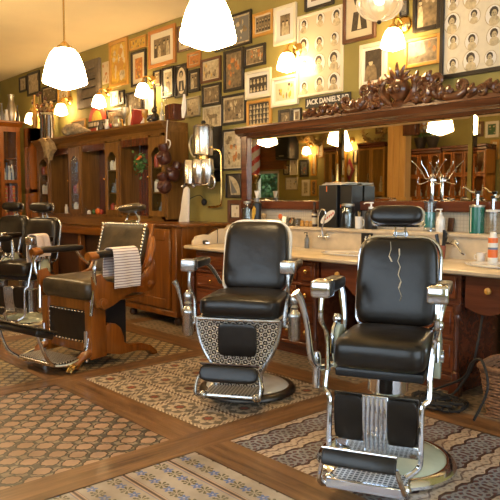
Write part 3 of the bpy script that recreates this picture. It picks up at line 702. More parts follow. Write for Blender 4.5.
# ------------------------------------------------------------------ wall mirror with carved crest
MX = [-5.225, -3.945, -2.63, -1.36]; MZ0, MZ1 = 1.29, 1.965; MY = 4.66
t = thing('wall_mirror', 'long three-panel mirror in dark red-brown wooden frame with carved crest', 'mirror', (-3.25, YW, 1.2))
o = Vector((3.25, -YW, -1.2)); TM = Matrix.Translation(o)
m = MB(TM)
m.box(MX[0] - .09, MX[0] + .005, 4.62, 4.7, 1.21, 2.0, .008).box(MX[3], MX[3] + .15, 4.62, 4.7, 1.21, 2.0, .008)
m.box(MX[0] - .09, MX[3] + .15, 4.615, 4.7, 1.205, MZ0, .006)
m.build('frame', 'mahogany_x', t)
m = MB(TM).prism([(4.7, 1.955), (4.63, 1.955), (4.625, 1.975), (4.60, 1.98), (4.59, 1.99), (4.56, 2.0), (4.55, 2.02), (4.545, 2.045), (4.53, 2.05), (4.53, 2.065), (4.7, 2.065)], MX[0] - .11, MX[3] + .18, 'yz')
m.build('cornice', 'walnut', t)
for k in range(3):
    a, b = MX[k] + .004, MX[k + 1] - .004; bv = .034; d = .0022
    m = MB(TM); A = [(a, MY + d, MZ0), (b, MY + d, MZ0), (b, MY + d, MZ1), (a, MY + d, MZ1)]; B = [(a + bv, MY, MZ0 + bv), (b - bv, MY, MZ0 + bv), (b - bv, MY, MZ1 - bv), (a + bv, MY, MZ1 - bv)]
    m.poly(B)
    for i in range(4): j = (i + 1) % 4; m.quad(A[i], A[j], B[j], B[i])
    m.build('mirror_glass', 'mirror_silver', t, sharp=1)
def crest(cx, sgn, part):
    y = 4.575; z0 = 2.065
    def T(pts): return [(cx + sgn * (px), yy, z0 + pz) for px, yy, pz in pts]
    m = MB(TM)
    m.tube(T([(.10, y, .03), (.16, y, .14), (.23, y, .20), (.30, y, .16), (.33, y, .07), (.40, y, .03)]), [.03, .042, .04, .034, .018], 10, flat=1.0)
    m.tube(T(spiral(.22, .10, .075, .012, R(60), -1.5, y - .015)), [.034, .024, .026], 8, 1)
    m.tube(T(spiral(.36, .17, .055, .010, R(200), -1.4, y - .015)), [.026, .016, .022], 8, 1)
    m.tube(T([(.36, y, .16), (.39, y, .08), (.46, y, .035), (.55, y, .04), (.60, y, .08), (.59, y, .12)]), [.02, .042, .046, .042, .03, .018], 10, flat=1.0)
    m.tube(T(spiral(.57, .105, .042, .01, R(0), 1.3, y - .01)), [.024, .016, .02], 8, 1)
    m.tube(T([(.62, y, .02), (.69, y, .055), (.77, y, .085), (.84, y, .06), (.90, y, .03), (.98, y, .045), (1.06, y, .02)]), [.024, .032, .03, .022, .024, .012], 8)
    m.tube(T(spiral(.74, .045, .04, .008, R(90), -1.3, y - .018)), [.02, .014, .018], 8, 1)
    m.tube(T(spiral(.87, .055, .042, .008, R(90), 1.3, y - .018)), [.02, .013, .016], 8, 1)
    m.tube(T(spiral(1.0, .05, .034, .008, R(90), -1.3, y - .015)), [.018, .012, .014], 8, 1)
    for lx, lz, an, L in ((.17, .17, 75, .10), (.26, .18, 50, .09), (.31, .10, 60, .07), (.40, .03, 75, .09), (.47, .05, 80, .07), (.16, .02, 60, .08), (.27, .0, 80, .09), (.66, .04, 70, .07), (.79, .07, 60, .06), (.93, .05, 60, .05), (1.04, .03, 60, .05), (.20, .06, 130, .06)):
        a = R(an); d = Vector((math.cos(a), 0, math.sin(a))); n = Vector((-math.sin(a), 0, math.cos(a)))
        for q in (-1, 0, 1):
            d2 = (d + n * .5 * q).normalized(); c = Vector((lx, y - .02, lz)); L2 = L * (1 if q == 0 else .7)
            p = [c, c + d2 * L2 * .5 + Vector((0, -.016, 0)), c + d2 * L2 + n * L2 * .15 * (q or 1)]
            m.tube(T([tuple(v) for v in p]), [.014, .024, .012], 6, 3)
    m.box(cx + sgn * .02, cx + sgn * 1.1, y - .005, y + .06, z0, z0 + .028)
    m.build('carved_scroll', 'walnut', part)
crest(-3.25, -1, t); crest(-3.25, 1, t)
m = MB(TM); z0 = 2.065
m.lathe([(.06, 0), (.075, .03), (.05, .06), (.085, .10), (.10, .15), (.085, .2), (.05, .23), (.03, .245)], (-3.25, 4.575, z0), 16)
for k in range(7):
    a = R(90 + (k - 3) * 24); L = .10 + .02 * (3 - abs(k - 3))
    m.tube([(-3.25 + .03 * math.cos(a), 4.56, z0 + .2), (-3.25 + (.03 + L * .6) * math.cos(a), 4.53, z0 + .2 + L * .6 * math.sin(a)), (-3.25 + (.05 + L) * math.cos(a), 4.52 + .01, z0 + .2 + L * math.sin(a) * 1.05)], [.012, .02, .006], 6, 3)
for s in (-1, 1):
    m.tube([(-3.25 + s * .06, 4.56, z0 + .02), (-3.25 + s * .15, 4.55, z0 + .1), (-3.25 + s * .16, 4.55, z0 + .19), (-3.25 + s * .11, 4.55, z0 + .25)], [.022, .034, .03, .008], 8, 4)
    m.ball((-3.25 + s * .035, 4.485, z0 + .14), .03)
m.box(-3.42, -3.08, 4.54, 4.63, z0, z0 + .035, .006)
m.build('carved_cartouche', 'walnut', t)
# tiled strip under the mirror
struct(MB().box(-5.3, -1.0, 4.68, YW, 1.03, 1.21).build('trim_1', 'small_tiles'))
# ------------------------------------------------------------------ wash counter
CT = .855; CX0, CX1 = -5.2, -1.0
tag(MB().prism([(3.775, CT - .03), (3.79, CT - .04), (YW - .01, CT - .04), (YW - .01, CT), (3.785, CT), (3.77, CT - .012)], CX0, CX1, 'yz').build('marble_worktop', 'marble'), 'long cream marble worktop with thin rounded front edge', 'worktop')
tag(MB().prism([(4.45, CT), (4.45, 1.024), (4.41, 1.026), (4.405, 1.044), (4.415, 1.05), (4.675, 1.05), (4.675, CT)], CX0 + .02, CX1, 'yz').build('marble_backsplash', 'marble_ledge'), 'marble backsplash with narrow ledge carrying the bottles, below the mirror', 'backsplash')
pts = [(3.86, CT), (3.86, CT + .04), (3.9, CT + .085), (3.98, CT + .10), (4.06, CT + .095), (4.12, CT + .12), (4.2, CT + .15), (4.28, CT + .15), (4.33, CT + .19), (4.449, CT + .20), (4.449, CT)]
tag(MB().prism(pts, CX0 + .01, CX0 + .045, 'yz', .004).build('marble_side_splash', 'marble'), 'wavy-topped marble upstand closing the left end of the worktop', 'splash')
FY = 3.86
def knob(m, x, y, z, r=.016): m.lathe([(.006, 0), (.006, -.015), (r, -.02), (r, -.03), (r * .5, -.037), (0, -.038)], (x, y, z), 12, 'y')
def front_panel(m, x0, x1, z0, z1, y, th=.018, inset=.02):
    m.box(x0, x1, y - th, y, z0, z1, .003); m.box(x0 + inset, x1 - inset, y - th - .006, y - th, z0 + inset, z1 - inset, .004)
def drawer(parent, x0, x1, z0, z1, y, mat='drawer_wood', kn='brass', rz=0):
    m = MB(); front_panel(m, x0, x1, z0, z1, y, .02, .028); d = m.build('drawer', mat, parent)
    m = MB(); knob(m, (x0 + x1) / 2, y - .022, (z0 + z1) / 2, .019); m.build('knob', kn, d)
def pedestal(xa, xb, label, cols, rows):
    t = thing('washstand_cabinet', label, 'cabinet', ((xa + xb) / 2, FY, 0)); W = (xb - xa) / 2; y0 = 0; D = .58
    m = MB().box(-W, W, y0 + .012, D, .1, CT - .04).box(-W + .02, W - .02, .04, D - .02, 0, .1).box(-W - .01, W + .01, -.02, D, .60, .62, .004).box(-W - .012, W + .012, -.012, D, .085, .125, .006)
    m.build('body', 'mahogany_x', t)
    cw = 2 * W / cols
    for c in range(cols):
        a, b = -W + cw * c + .03, -W + cw * (c + 1) - .03
        drawer(t, a, b, .645, .795, y0 + .01)
        for r_ in range(rows): h = .46 / rows; drawer(t, a, b, .14 + h * r_ + .008, .14 + h * (r_ + 1) - .008, y0 + .01)
    for s in (-1, 1):
        MB().lathe([(.03, .1), (.03, .16), (.02, .17), (.026, .19), (.02, .21), (.018, .3), (.024, .42), (.018, .5), (.027, .53), (.02, .55), (.03, .57), (.03, .61)], (s * (W - .0), -.03, 0), 14).box(s * W - .035, s * W + .035, -.065, .0, 0, .10, .004).build('turned_column', 'mahogany', t)
    return t
pedestal(-5.13, -4.56, 'dark red-brown drawer cabinet at left end of the counter, behind the middle chair', 1, 3)
pedestal(-4.13, -3.50, 'dark red-brown drawer cabinet under the counter between middle and right chairs', 3, 3)
pedestal(-2.96, -2.24, 'dark red-brown drawer cabinet directly behind the right-hand chair', 2, 2)
def basin_front(xa, xb, label):
    t = thing('basin_front', label, 'cabinet', ((xa + xb) / 2, FY, 0)); W = (xb - xa) / 2 - .04
    n = 14; pts = [(-W, CT - .04), (-W, .58)]
    for k in range(n + 1):
        u = -1 + 2 * k / n; pts.append((u * W, .60 + .05 * math.cos(u * PI * 1.5) * (1 - abs(u) * .4)))
    pts += [(W, .58), (W, CT - .04)]
    MB().prism(pts, -.005, .02, 'xz').build('apron', 'mahogany_x', t)
    m = MB(); knob(m, -.235 if W > .35 else -.04, -.008, .725, .022); m.build('knob', 'f_gold', t)
    MB().box(-W, W, .5, .52, .02, CT - .04).build('back_panel', 'darkwood', t)
basin_front(-4.56, -4.13, 'plain curved wooden apron between the two left drawer cabinets')
basin_front(-3.50, -2.96, 'curved wooden basin apron half hidden by the right chair armrest')
basin_front(-2.24, -1.35, 'curved wooden basin apron with one round knob at right edge, above the wicker basket')
def basin(px, py, label):
    p = on_level(px, py, CT); t = thing('wash_basin', label, 'basin', (p.x, 4.14, CT + .001))
    MB(Matrix.Diagonal((1.25, .9, 1, 1))).lathe([(.17, 0), (.195, .004), (.2, .012), (.185, .016), (.165, .008), (.12, .004), (0, .003)], seg=36).build('bowl', 'ceramic', t)
    MB().lathe([(.022, .004), (.02, .008), (0, .009)], seg=12).build('drain', 'chrome', t)
basin(352, 254, 'white oval wash basin left of the right chair backrest'); basin(506, 266, 'white oval wash basin at the right edge below the spray can')
# ------------------------------------------------------------------ sideboard beside the hutch
SX0, SX1, SY0, SY1, SZ = -6.42, -5.42, 3.84, 4.66, 1.05
t = thing('sideboard', 'tall honey-brown wooden sideboard with plain door between hutch and counter', 'cabinet', ((SX0 + SX1) / 2, (SY0 + SY1) / 2, 0))
MS = Matrix.Translation((-(SX0 + SX1) / 2, -(SY0 + SY1) / 2, 0))
MB(MS).box(SX0, SX1, SY0, SY1, .09, SZ - .03).box(SX0 - .0, SX1 + .01, SY0 - .015, SY1, .09, .15, .006).box(SX1 - .07, SX1 + .012, SY0 - .014, SY0 + .06, .1, SZ - .03, .008).box(SX1, SX1 + .012, SY0 + .06, SY0 + .14, .15, SZ - .03, .004).build('body', 'oak', t)
MB(MS).box(SX0 - .02, SX1 + .03, SY0 - .035, SY1 + .02, SZ - .03, SZ, .008, 2).build('top', 'oak_x', t)
d = MB(MS); d.box(SX0 + .05, SX1 - .09, SY0 - .015, SY0, .17, SZ - .05, .004)
for q in ((SX0 + .05, SX0 + .13, .17, SZ - .05), (SX1 - .17, SX1 - .09, .17, SZ - .05), (SX0 + .13, SX1 - .17, .17, .27), (SX0 + .13, SX1 - .17, SZ - .17, SZ - .05)): d.box(q[0], q[1], SY0 - .028, SY0 - .014, q[2], q[3], .005)
d.build('door', 'oak', t)
for x in (SX0 + .06, SX1 - .06):
    for y in (SY0 + .06, SY1 - .06): MB(MS).lathe([(.03, 0), (.045, .03), (.04, .06), (.028, .075), (.04, .09)], (x, y, 0), 14).build('foot', 'darkwood', t)
# ------------------------------------------------------------------ glazed hutch
HY0, HY1, HX1, HX0, HZ0, HZ1 = 4.38, 4.68, -6.43, -9.95, .97, 2.10
hx = lambda px, z=1.6: on_wall(px, 175, HY0).x
HM = lambda: MB(Matrix.Translation((8.2, -4.5, -.0)))
t = thing('display_hutch', 'long brown wooden display hutch with arched glass doors and open bays along left wall', 'cabinet', (-8.2, 4.5, 0))
edges = [hx(v) for v in (38, 50.7, 69.5, 81.5, 106, 120, 149.5, 166.5)]
HX0 = edges[0]
m = HM(); m.box(HX0, HX1, HY1 - .02, HY1, HZ0, HZ1).box(HX0, HX1, HY0, HY1, HZ1 - .04, HZ1).box(HX0, HX1, HY0, HY1, HZ0 + .1, HZ0 + .13)
for i, e in enumerate(edges): m.box(e - .025, e + .025, HY0, HY1, HZ0 + .1, HZ1)
m.box(HX1 - .05, HX1, HY0, HY1, HZ0, HZ1)
m.build('carcass', 'hutch_wood', t)
HM().prism([(HY1, HZ1 - .01), (HY0 - .005, HZ1 - .01), (HY0 - .015, HZ1 + .03), (HY0 - .05, HZ1 + .05), (HY0 - .075, HZ1 + .09), (HY0 - .09, HZ1 + .095), (HY0 - .09, HZ1 + .12), (HY1, HZ1 + .12)], HX0 - .02, HX1 + .08, 'yz').build('cornice', 'hutch_wood_x', t)
HM().box(HX0, HX1, HY0 - .02, HY1, HZ0 - .03, HZ0, .005).box(HX0, HX1, HY0 - .005, HY1, HZ0, HZ0 + .1).build('base_rail', 'hutch_wood_x', t)
for i in (0, 2, 4, 6):
    a, b = edges[i] + .01, edges[i + 1] - .01; st = (b - a) * .17; z0, z1 = HZ0 + .13, HZ1 - .05; zt = z1 - .22
    m = HM(); m.box(a, a + st, HY0 - .02, HY0, z0, z1, .003).box(b - st, b, HY0 - .02, HY0, z0, z1, .003).box(a + st, b - st, HY0 - .02, HY0, z0, z0 + .07)
    c = (a + b) / 2; hw = (b - a) / 2 - st; arc_ = [(c + hw * math.cos(k * PI / 10), zt + .10 * math.sin(k * PI / 10) * (1 if k in (4, 5, 6) else .82)) for k in range(11)]
    m.prism([(b - st, z1), (a + st, z1)] + [(q[0], q[1]) for q in reversed(arc_)], HY0 - .02, HY0, 'xz')
    dr = m.build('door', 'hutch_wood', t)
    HM().box(a + st, b - st, HY0 - .008, HY0 - .005, z0 + .06, zt + .1).build('glass_pane', 'glass', dr)
    m = HM(); knob(m, a + st * .5, HY0 - .02, (z0 + z1) / 2, .014); m.build('knob', 'brass', dr)
    for z in (1.38, 1.68): HM().box(a, b, HY0 + .03, HY1 - .02, z, z + .015).build('shelf', 'hutch_wood_x', t)
for i in (1, 3, 5):                                   # open bays: framed sides and an inner post
    a, b = edges[i] + .025, edges[i + 1] - .025
    m = HM(); m.box(a, b, HY1 - .03, HY1 - .02, HZ0 + .13, HZ1 - .04).box(a + (b - a) * .56, a + (b - a) * .6, HY1 - .05, HY1 - .03, HZ0 + .13, HZ1 - .04).box(a, b, HY0, HY0 + .02, HZ1 - .13, HZ1 - .04)
    m.build('bay_lining', 'mahogany', t, label='darker reddish-brown lined bay')
# lower base cupboards of the hutch
t2 = thing('base_cupboard', 'dark low wooden cupboard base standing under the display hutch', 'cabinet', (-8.2, 4.5, 0))
m = HM(); m.box(HX0 + .01, SX0 - .04, 4.25, 4.66, .05, .84).build('body', 'darkwood', t2)
HM().box(HX0 + .01, SX0 - .03, 4.12, 4.66, .84, .935, .006).build('top', 'oak_x', t2)
for k in range(5):
    x = HX0 + .05 + (SX0 - .14 - HX0) * k / 4; HM().box(x, x + .07, 4.16, 4.24, 0, .84, .008).build('post', 'oak', t2)
# ------------------------------------------------------------------ tall cabinets at the far end
def tall_cabinet(X, y0, y1, zt, label, seed):
    t = thing('tall_cabinet', label, 'cabinet', (X - .2, (y0 + y1) / 2, 0)); c = (y0 + y1) / 2; W = (y1 - y0) / 2
    m = MB(); m.box(-.2, -.18, -W, W, .05, zt).box(-.2, .2, -W, -W + .04, 0, zt).box(-.2, .2, W - .04, W, 0, zt).box(-.2, .2, -W, W, zt - .04, zt).box(-.2, .2, -W, W, .85, .9)
    for z in (1.25, 1.6, 1.95): m.box(-.18, .17, -W + .04, W - .04, z, z + .02)
    m.build('carcass', 'honey', t)
    MB().prism([(-.2, zt), (.21, zt), (.24, zt + .05), (.27, zt + .06), (.27, zt + .09), (-.2, zt + .09)], -W - .04, W + .04, 'xz').build('cornice', 'honey_y', t)
    for a, b in ((-W, W),):
        m = MB().box(.2, .222, a, a + .06, .9, zt).box(.2, .222, b - .06, b, .9, zt).box(.2, .222, a + .06, b - .06, .9, .98).box(.2, .222, a + .06, b - .06, zt - .08, zt).box(.2, .222, a + .06, b - .06, 1.57, 1.62)
        dr = m.build('door', 'honey', t)
        MB().box(.208, .211, a + .05, b - .05, .95, zt - .05).build('glass_pane', 'glass', dr)
        MB().box(.2, .22, a, b, .06, .83, .006).build('lower_door', 'honey', t)
    return t
def yend(px, X):
    d = FW + RT * (px - 250) / F + UPV * 0; return (d * (X / d.x)).y
XC = -10.35
ya, yb = yend(2.5, XC), yend(22.5, XC)
def zend(py, px, X):
    d = FW + RT * (px - 250) / F + UPV * (250 - py) / F; return H + d.z * X / d.x
ZT = zend(124, 14, XC)
tall_cabinet(XC, ya, yb, ZT - .05, 'tall honey-coloured glazed cabinet at far left holding striped red boxes', 1)
tall_cabinet(XC, ya - 1.05, ya - .12, ZT - .1, 'tall honey-coloured glazed cabinet cut by the left edge of the photo', 2)
t = thing('corner_cabinet', 'narrow honey-coloured corner cabinet between tall glazed cabinet and hutch', 'cabinet', (HX0 - .22, 4.45, 0))
a, b = on_wall(26, 170, 4.3).x - (HX0 - .22), -.22 + .22 + .16
a_c, b_c = a, b
m = MB().box(a, a + .06, -.15, .2, 0, ZT - .08).box(b - .06, b, -.15, .2, 0, ZT - .08).box(a, b, .18, .2, 0, ZT - .08).box(a, b, -.15, .2, ZT - .11, ZT - .08).box(a, b, -.15, .2, ZT - .3, ZT - .08).box(a, b, -.15, .2, 1.42, 1.47).box(a, b, -.15, .2, 0, .95).box(a, b, -.15, .2, 1.0, 1.03)
m.build('carcass', 'honey', t)
fr_ = (b - a) * .24; MB().box(a, a + fr_, -.175, -.15, .95, ZT - .08, .003).box(b - fr_, b, -.175, -.15, .95, ZT - .08, .003).box(a, b, -.175, -.15, ZT - .38, ZT - .08, .003).box(a, b, -.175, -.15, 1.40, 1.49, .003).box(a, b, -.175, -.15, .9, 1.03, .003).build('door_frame', 'honey', t)
MB().box(a + fr_, b - fr_, -.16, -.155, 1.03, ZT - .38).build('glass_pane', 'glass', t)
p = on_wall(30, 183, 4.4); 
tag(MB().box(a + HX0 - .22 + .08, b + HX0 - .22 - .08, 4.38, 4.5, 1.03, 1.38, .01).build('storage_box', 'orange_paint'), 'orange-red box in the narrow corner cabinet', 'box')
QW = (yb - ya) / 4
for i, (dy, z) in enumerate(((-QW + .02, .9), (QW - .02, .9), (-QW + .02, 1.27), (QW - .02, 1.27))):
    y = (ya + yb) / 2 + dy
    m = MB(); m.use('orange_paint').box(XC - .26, XC - .03, y - QW + .06, y + QW - .06, z + .001, z + .26, .006); m.use('p_yellow')
    for q in (.06, .13, .2): m.box(XC - .03, XC - .027, y - QW + .06, y + QW - .06, z + q, z + q + .018)
    tag(m.build('gift_box'), 'orange-red box with yellow stripes inside the far-left glazed cabinet, ' + ['lower shelf left', 'lower shelf right', 'upper shelf left', 'upper shelf right'][i], 'box', 'striped boxes in the glazed cabinet')
for i in range(8):
    y = ya + .1 + i * (yb - ya - .2) / 7; h = .18 + .05 * (i % 3)
    tag(MB().lathe([(.026, 0), (.028, .01), (.028, h * .6), (.012, h * .8), (.012, h)], (XC - .08, y, 1.621), 10).build('bottle', ['ceramic', 'glass_jar', 'p_blue', 'white'][i % 4]), ['white', 'clear', 'blue', 'off-white'][i % 4] + ' bottle on third shelf of the far-left glazed cabinet, ' + ('left half' if i < 4 else 'right half'), 'bottle', 'bottles in the glazed cabinet')
# ------------------------------------------------------------------ barber chairs (front is local -y)
def rot_x(a, c): return Matrix.Translation(c) @ Matrix.Rotation(a, 4, 'X') @ Matrix.Translation(-Vector(c))
def base_disc(t, top, rim, r=.335):
    MB().lathe([(r * .92, 0), (r, .006), (r, .02), (r * .96, .036), (r * .9, .044), (r * .86, .042), (r * .86, .036)], seg=56).build('base_rim', rim, t)
    MB().lathe([(r * .865, .034), (r * .8, .05), (r * .6, .066), (r * .4, .075), (.12, .082), (.095, .1)], seg=48).build('base', top, t)
def arm_post(s, x, m, y=-.22, z0=.5, z1=.84):
    m.tube([(x, y, z1), (x, y - .015, z1 - .05), (x, y - .01, z1 - .11), (x - s * .01, y + .03, z1 - .16), (x - s * .02, y + .035, z1 - .22), (x - s * .03, y + .01, z0)], [.016, .011, .013, .010, .012, .014], 8)
def back_cushion(M, w_, h_, th, z0, ztop_round=.8):
    c = (0, 0, z0 + h_ / 2)
    def fn(p):
        f = (p.y / (h_ / 2)); 
        p.x *= 1 - .05 * max(0, f) + .02 * math.cos(f * 1.4)
        return p
    MM = Matrix(((1, 0, 0, 0), (0, 0, -1, 0), (0, 1, 0, 0), (0, 0, 0, 1)))
    return MB(M).pillow(c, (w_ / 2, h_ / 2, th / 2), .45, .32, 44, 14, MM.to_3x3().to_4x4(), fn)
def rim_path(w_, h_, z0, y, r=.09, n=5):
    a, b = w_ / 2, h_; P = []
    for cx, cz, s0 in ((a - r * .6, z0 + r * .6, -90), (a - r, z0 + b - r, 0), (-a + r, z0 + b - r, 90), (-a + r * .6, z0 + r * .6, 180)):
        rr = r * .6 if s0 in (-90, 180) else r
        for k in range(n + 1): q = R(s0 + 90 * k / n); P.append((cx + rr * math.cos(q), y, cz + rr * math.sin(q)))
    P.append(P[0]); return P
def chair_ornate(loc, rz, label):                         # nickel filigree chair
    t = thing('barber_chair', label, 'barber chair', loc, rz)
    base_disc(t, 'enamel', 'darkmetal', .33)
    MB().lathe([(.1, .07), (.085, .09), (.075, .12), (.075, .36), (.12, .46), (.14, .5)], (0, .02, 0), 28).build('pedestal', 'nickel', t)
    half = [(.275, .535), (.275, .50), (.262, .42), (.235, .34), (.19, .26), (.158, .20), (.15, .13), (.145, .085)]
    out = [(x, z) for x, z in half] + [(-x, z) for x, z in reversed(half)]
    MB().prism(out, -.275, -.255, 'xz', .004).build('front_panel', 'filigree', t)
    m = MB()
    for s in (-1, 1): m.tube([(s * x, -.268, z) for x, z in half], .014, 8)
    m.tube([(-.275, -.268, .53), (0, -.272, .528), (.275, -.268, .53)], .013, 8)
    for s in (-1, 1): m.tube([(s * .275, -.26, .5), (s * .28, 0, .5), (s * .24, .2, .5)], .012, 8)
    m.build('panel_rim', 'nickel', t)
    MB().prism([(-.25, .5), (.25, .5), (.25, .52), (.2, .3), (.1, .24), (-.1, .3)], -.2, -.18).build('inner_brace', 'nickel', t)
    MB().pillow((0, -.277, .40), (.128, .012, .105), .3, .2, 24, 8).build('calf_pad', 'leather', t, label='black rectangular leather pad')
    MB().box(-.27, .27, -.26, .25, .505, .545, .01).build('seat_frame', 'nickel', t)
    MB().pillow((0, -.02, .60), (.275, .265, .075), .5, .28, 40, 12, None, lambda p: Vector((p.x, p.y, p.z + (.012 if p.z > 0 else 0) * math.cos(p.x * 5)))).build('seat', 'leather', t)
    M = rot_x(R(-13), (0, .24, .62))
    MBk = back_cushion(Matrix.Translation((0, 0, 0)) @ M @ Matrix.Translation((0, .22, 0)), .455, .50, .13, .645); MBk.build('backrest', 'leather', t)
    MB(M @ Matrix.Translation((0, .245, 0))).tube(rim_path(.475, .52, .635, 0, .12), .013, 8, 1).build('back_rim', 'enamel', t, label='cream enamelled back edge')
    MB(M @ Matrix.Translation((0, .30, 0))).box(-.2, .2, -.045, -.03, .68, 1.1, .02).build('back_shell', 'nickel', t)
    for s in (-1, 1):
        x = s * .325
        a = MB().pillow((x, -.08, .875), (.042, .2, .03), .5, .35, 24, 10).build('armrest', 'leather', t)
        MB().box(x - .05, x + .05, -.305, -.225, .835, .915, .014, 2).build('arm_cap', 'nickel', a)
        m = MB(); m.tube([(x, .1, .86), (s * .29, .16, .8), (s * .25, .22, .7)], .014); m.build('arm_stay', 'nickel', t); m = MB(); arm_post(s, x, m, -.25, .5, .84); m.tube([(s * .275, -.22, .5), (s * .3, 0, .52), (s * .25, .2, .56)], .014); m.build('arm_bracket', 'nickel', t)
        MB().lathe([(0, .39), (.03, .4), (.04, .42), (.04, .54), (.045, .55), (.045, .565), (.036, .58), (.02, .60), (.028, .615), (.02, .63), (.03, .65), (.03, .675), (.012, .70), (0, .705)], (s * .355, -.2, 0), 18).build('turned_cylinder', 'nickel', t)
        MB().tube([(s * .27, -.2, .5), (s * .36, -.2, .47)], .014, 8, 1).build('cylinder_bracket', 'nickel', t)
    MB().tube([(-.30, -.12, .46), (-.39, -.16, .50), (-.41, -.18, .62), (-.43, -.2, .72), (-.45, -.21, .76)], [.012, .014, .012, .016, .022], 10).build('recline_lever', 'nickel', t)
    # footrest
    m = MB().box(-.17, .17, -.46, -.27, .085, .10, .004).build('foot_plate', 'tread', t)
    m = MB()
    for s in (-1, 1):
        m.tube([(s * .15, -.26, .14), (s * .17, -.30, .09), (s * .175, -.47, .085), (s * .175, -.50, .10)], .013)
        m.tube([(s * .165, -.47, .09), (s * .20, -.53, .11), (s * .20, -.50, .19), (s * .17, -.47, .245)], .010); m.ball((s * .17, -.47, .09), .03)
    m.tube([(-.165, -.47, .09), (.165, -.47, .09)], .012, 8, 1); m.build('footrest_frame', 'nickel', t)
    Mf = rot_x(R(-20), (0, -.49, .25))
    MB(Mf).pillow((0, -.49, .235), (.185, .022, .055), .5, .25, 28, 10).build('footrest_pad', 'leather', t)
    MB(Mf).box(-.185, .185, -.515, -.465, .285, .296, .004).build('footrest_edge', 'leather_brown', t)
    return t
def chair_ribbed(loc, rz, label, crack=False, lever=True, headroll=True, cap='chrome'):
    t = thing('barber_chair', label, 'barber chair', loc, rz)
    base_disc(t, 'enamel_green', cap, .34)
    MB().lathe([(.1, .08), (.085, .1), (.08, .12), (.08, .34), (.1, .36), (.1, .44), (.14, .47)], (0, .04, 0), 28).build('pedestal', cap, t)
    MB().box(-.205, .205, -.22, .22, .47, .515, .012, 2).build('seat_frame', 'black', t)
    MB().pillow((0, -.03, .585), (.213, .25, .075), .42, .25, 44, 14, None, lambda p: Vector((p.x, p.y, p.z + (.015 if p.z > 0 else 0) * math.cos(p.x * 6) * math.cos(p.y * 5)))).build('seat', 'leather', t)
    M = rot_x(R(-12), (0, .24, .62))
    bk = back_cushion(M @ Matrix.Translation((0, .21, 0)), .41, .46, .12, .64).build('backrest', 'leather', t)
    MB(M @ Matrix.Translation((0, .245, 0))).tube(rim_path(.425, .48, .63, 0, .1), .010, 8, 1).build('back_rim', cap, t)
    MB(M @ Matrix.Translation((0, .285, 0))).box(-.185, .185, -.03, -.01, .66, 1.08, .01).build('back_shell', 'leather', t)
    if crack:
        m = MB(M @ Matrix.Translation((0, .21 - .0635, 0)))
        P = [(-.035, 1.07), (-.03, 1.03), (-.038, .995), (-.022, .965)]; Q = [(.012, 1.035), (.015, 1.0), (.008, .97), (.022, .94), (.014, .90), (.03, .865), (.02, .83), (.036, .79), (.028, .765)]
        for L in (P, Q):
            for (x, z), (x2, z2) in zip(L, L[1:]): 
                w_ = .0036 * (1 - abs((z - .93) / .2) * .6) * (1.4 if int(z * 1000) % 2 else .7); yy = lambda zz: .004 - .006 * (1 - ((zz - .87) / .23) ** 2)
                m._add([(x - w_, yy(z), z), (x + w_, yy(z), z), (x2 + w_, yy(z2), z2), (x2 - w_, yy(z2), z2), (x, yy(z) - .003, z), (x2, yy(z2) - .003, z2)], [(0, 4, 5, 3), (4, 1, 2, 5)])
        m.build('leather_tear', 'stuffing', t, label='long pale jagged tear in the black leather')
    if headroll:
        hr = MB(M).pillow((-.015, .17, 1.215), (.135, .045, .05), .6, .4, 32, 12).build('headrest', 'leather', t)
        MB(M @ Matrix.Translation((-.015, 0, 0))).tube(rim_path(.27, .10, 1.165, .21, .04), .007, 6, 1).build('headrest_rim', cap, hr)
        m = MB(M)
        for s in (-1, 1): m.tube([(s * .026, .25, 1.06), (s * .026, .235, 1.13), (s * .026, .215, 1.19)], .006, 8, 1)
        m.box(-.04, .04, .235, .262, 1.115, 1.14, .004).build('headrest_bracket', cap, hr)
    for s in (-1, 1):
        x = s * .262
        a = MB().pillow((x, -.08, .885), (.038, .165, .032), .45, .3, 24, 10).build('armrest', 'leather', t)
        MB().pillow((x, -.235, .885), (.048, .055, .042), .35, .3, 24, 10).build('arm_cap', cap, a)
        m = MB(); m.tube([(x, .1, .87), (s * .25, .1, .80), (s * .235, .08, .7), (s * .235, .06, .62)], [.014, .02, .013, .02]); m.build('arm_stay', cap, t); m = MB(); arm_post(s, x, m, -.25, .50, .85)
        m.tube([(s * .234, -.25, .50), (s * .235, -.27, .42), (s * .208, -.29, .38), (s * .208, -.30, .2), (s * .20, -.30, .12), (s * .15, -.34, .08)], [.013, .012, .013, .013, .012], 8)
        m.build('arm_bracket', cap, t)
        e = MB().prism([(-.10, .58), (-.08, .65), (-.03, .68), (.03, .67), (.07, .61), (.07, .53), (.02, .44), (-.04, .46), (-.08, .52)], s * .222, s * .255, 'yz', .006).build('side_shell', 'enamel_green', t, label='pale green enamelled side plate')
        MB().tube([(s * .25, -.11, .55), (s * .25, -.09, .65), (s * .25, -.03, .69), (s * .25, .04, .675)], .009).lathe([(0, 0), (.03, .0), (.03, .02), (0, .025)], (s * .25, -.02, .56), 14, 'x').lathe([(.012, .70), (.024, .72), (.024, .735), (.012, .75), (0, .752)], (s * .245, -.02, -.02), 12).build('side_trim', cap, e)
    if lever:
        MB().tube([(-.25, -.02, .48), (-.32, -.06, .46), (-.355, -.10, .52), (-.365, -.14, .68), (-.385, -.17, .80), (-.41, -.19, .85)], [.012, .02, .018, .014, .016, .026], 10).build('recline_lever', cap, t)
        MB().lathe([(.018, 0), (.022, .02), (.022, .16), (.016, .18)], (-.335, -.07, .36), 12).build('lever_socket', cap, t)
    # leg rest: black pads either side of chrome ribs
    Mp = rot_x(R(7), (0, -.28, .42))
    for s in (-1, 1): MB(Mp).pillow((s * .122, -.285, .30), (.068, .014, .11), .35, .2, 20, 8).build('calf_pad', 'leather', t)
    m = MB(Mp)
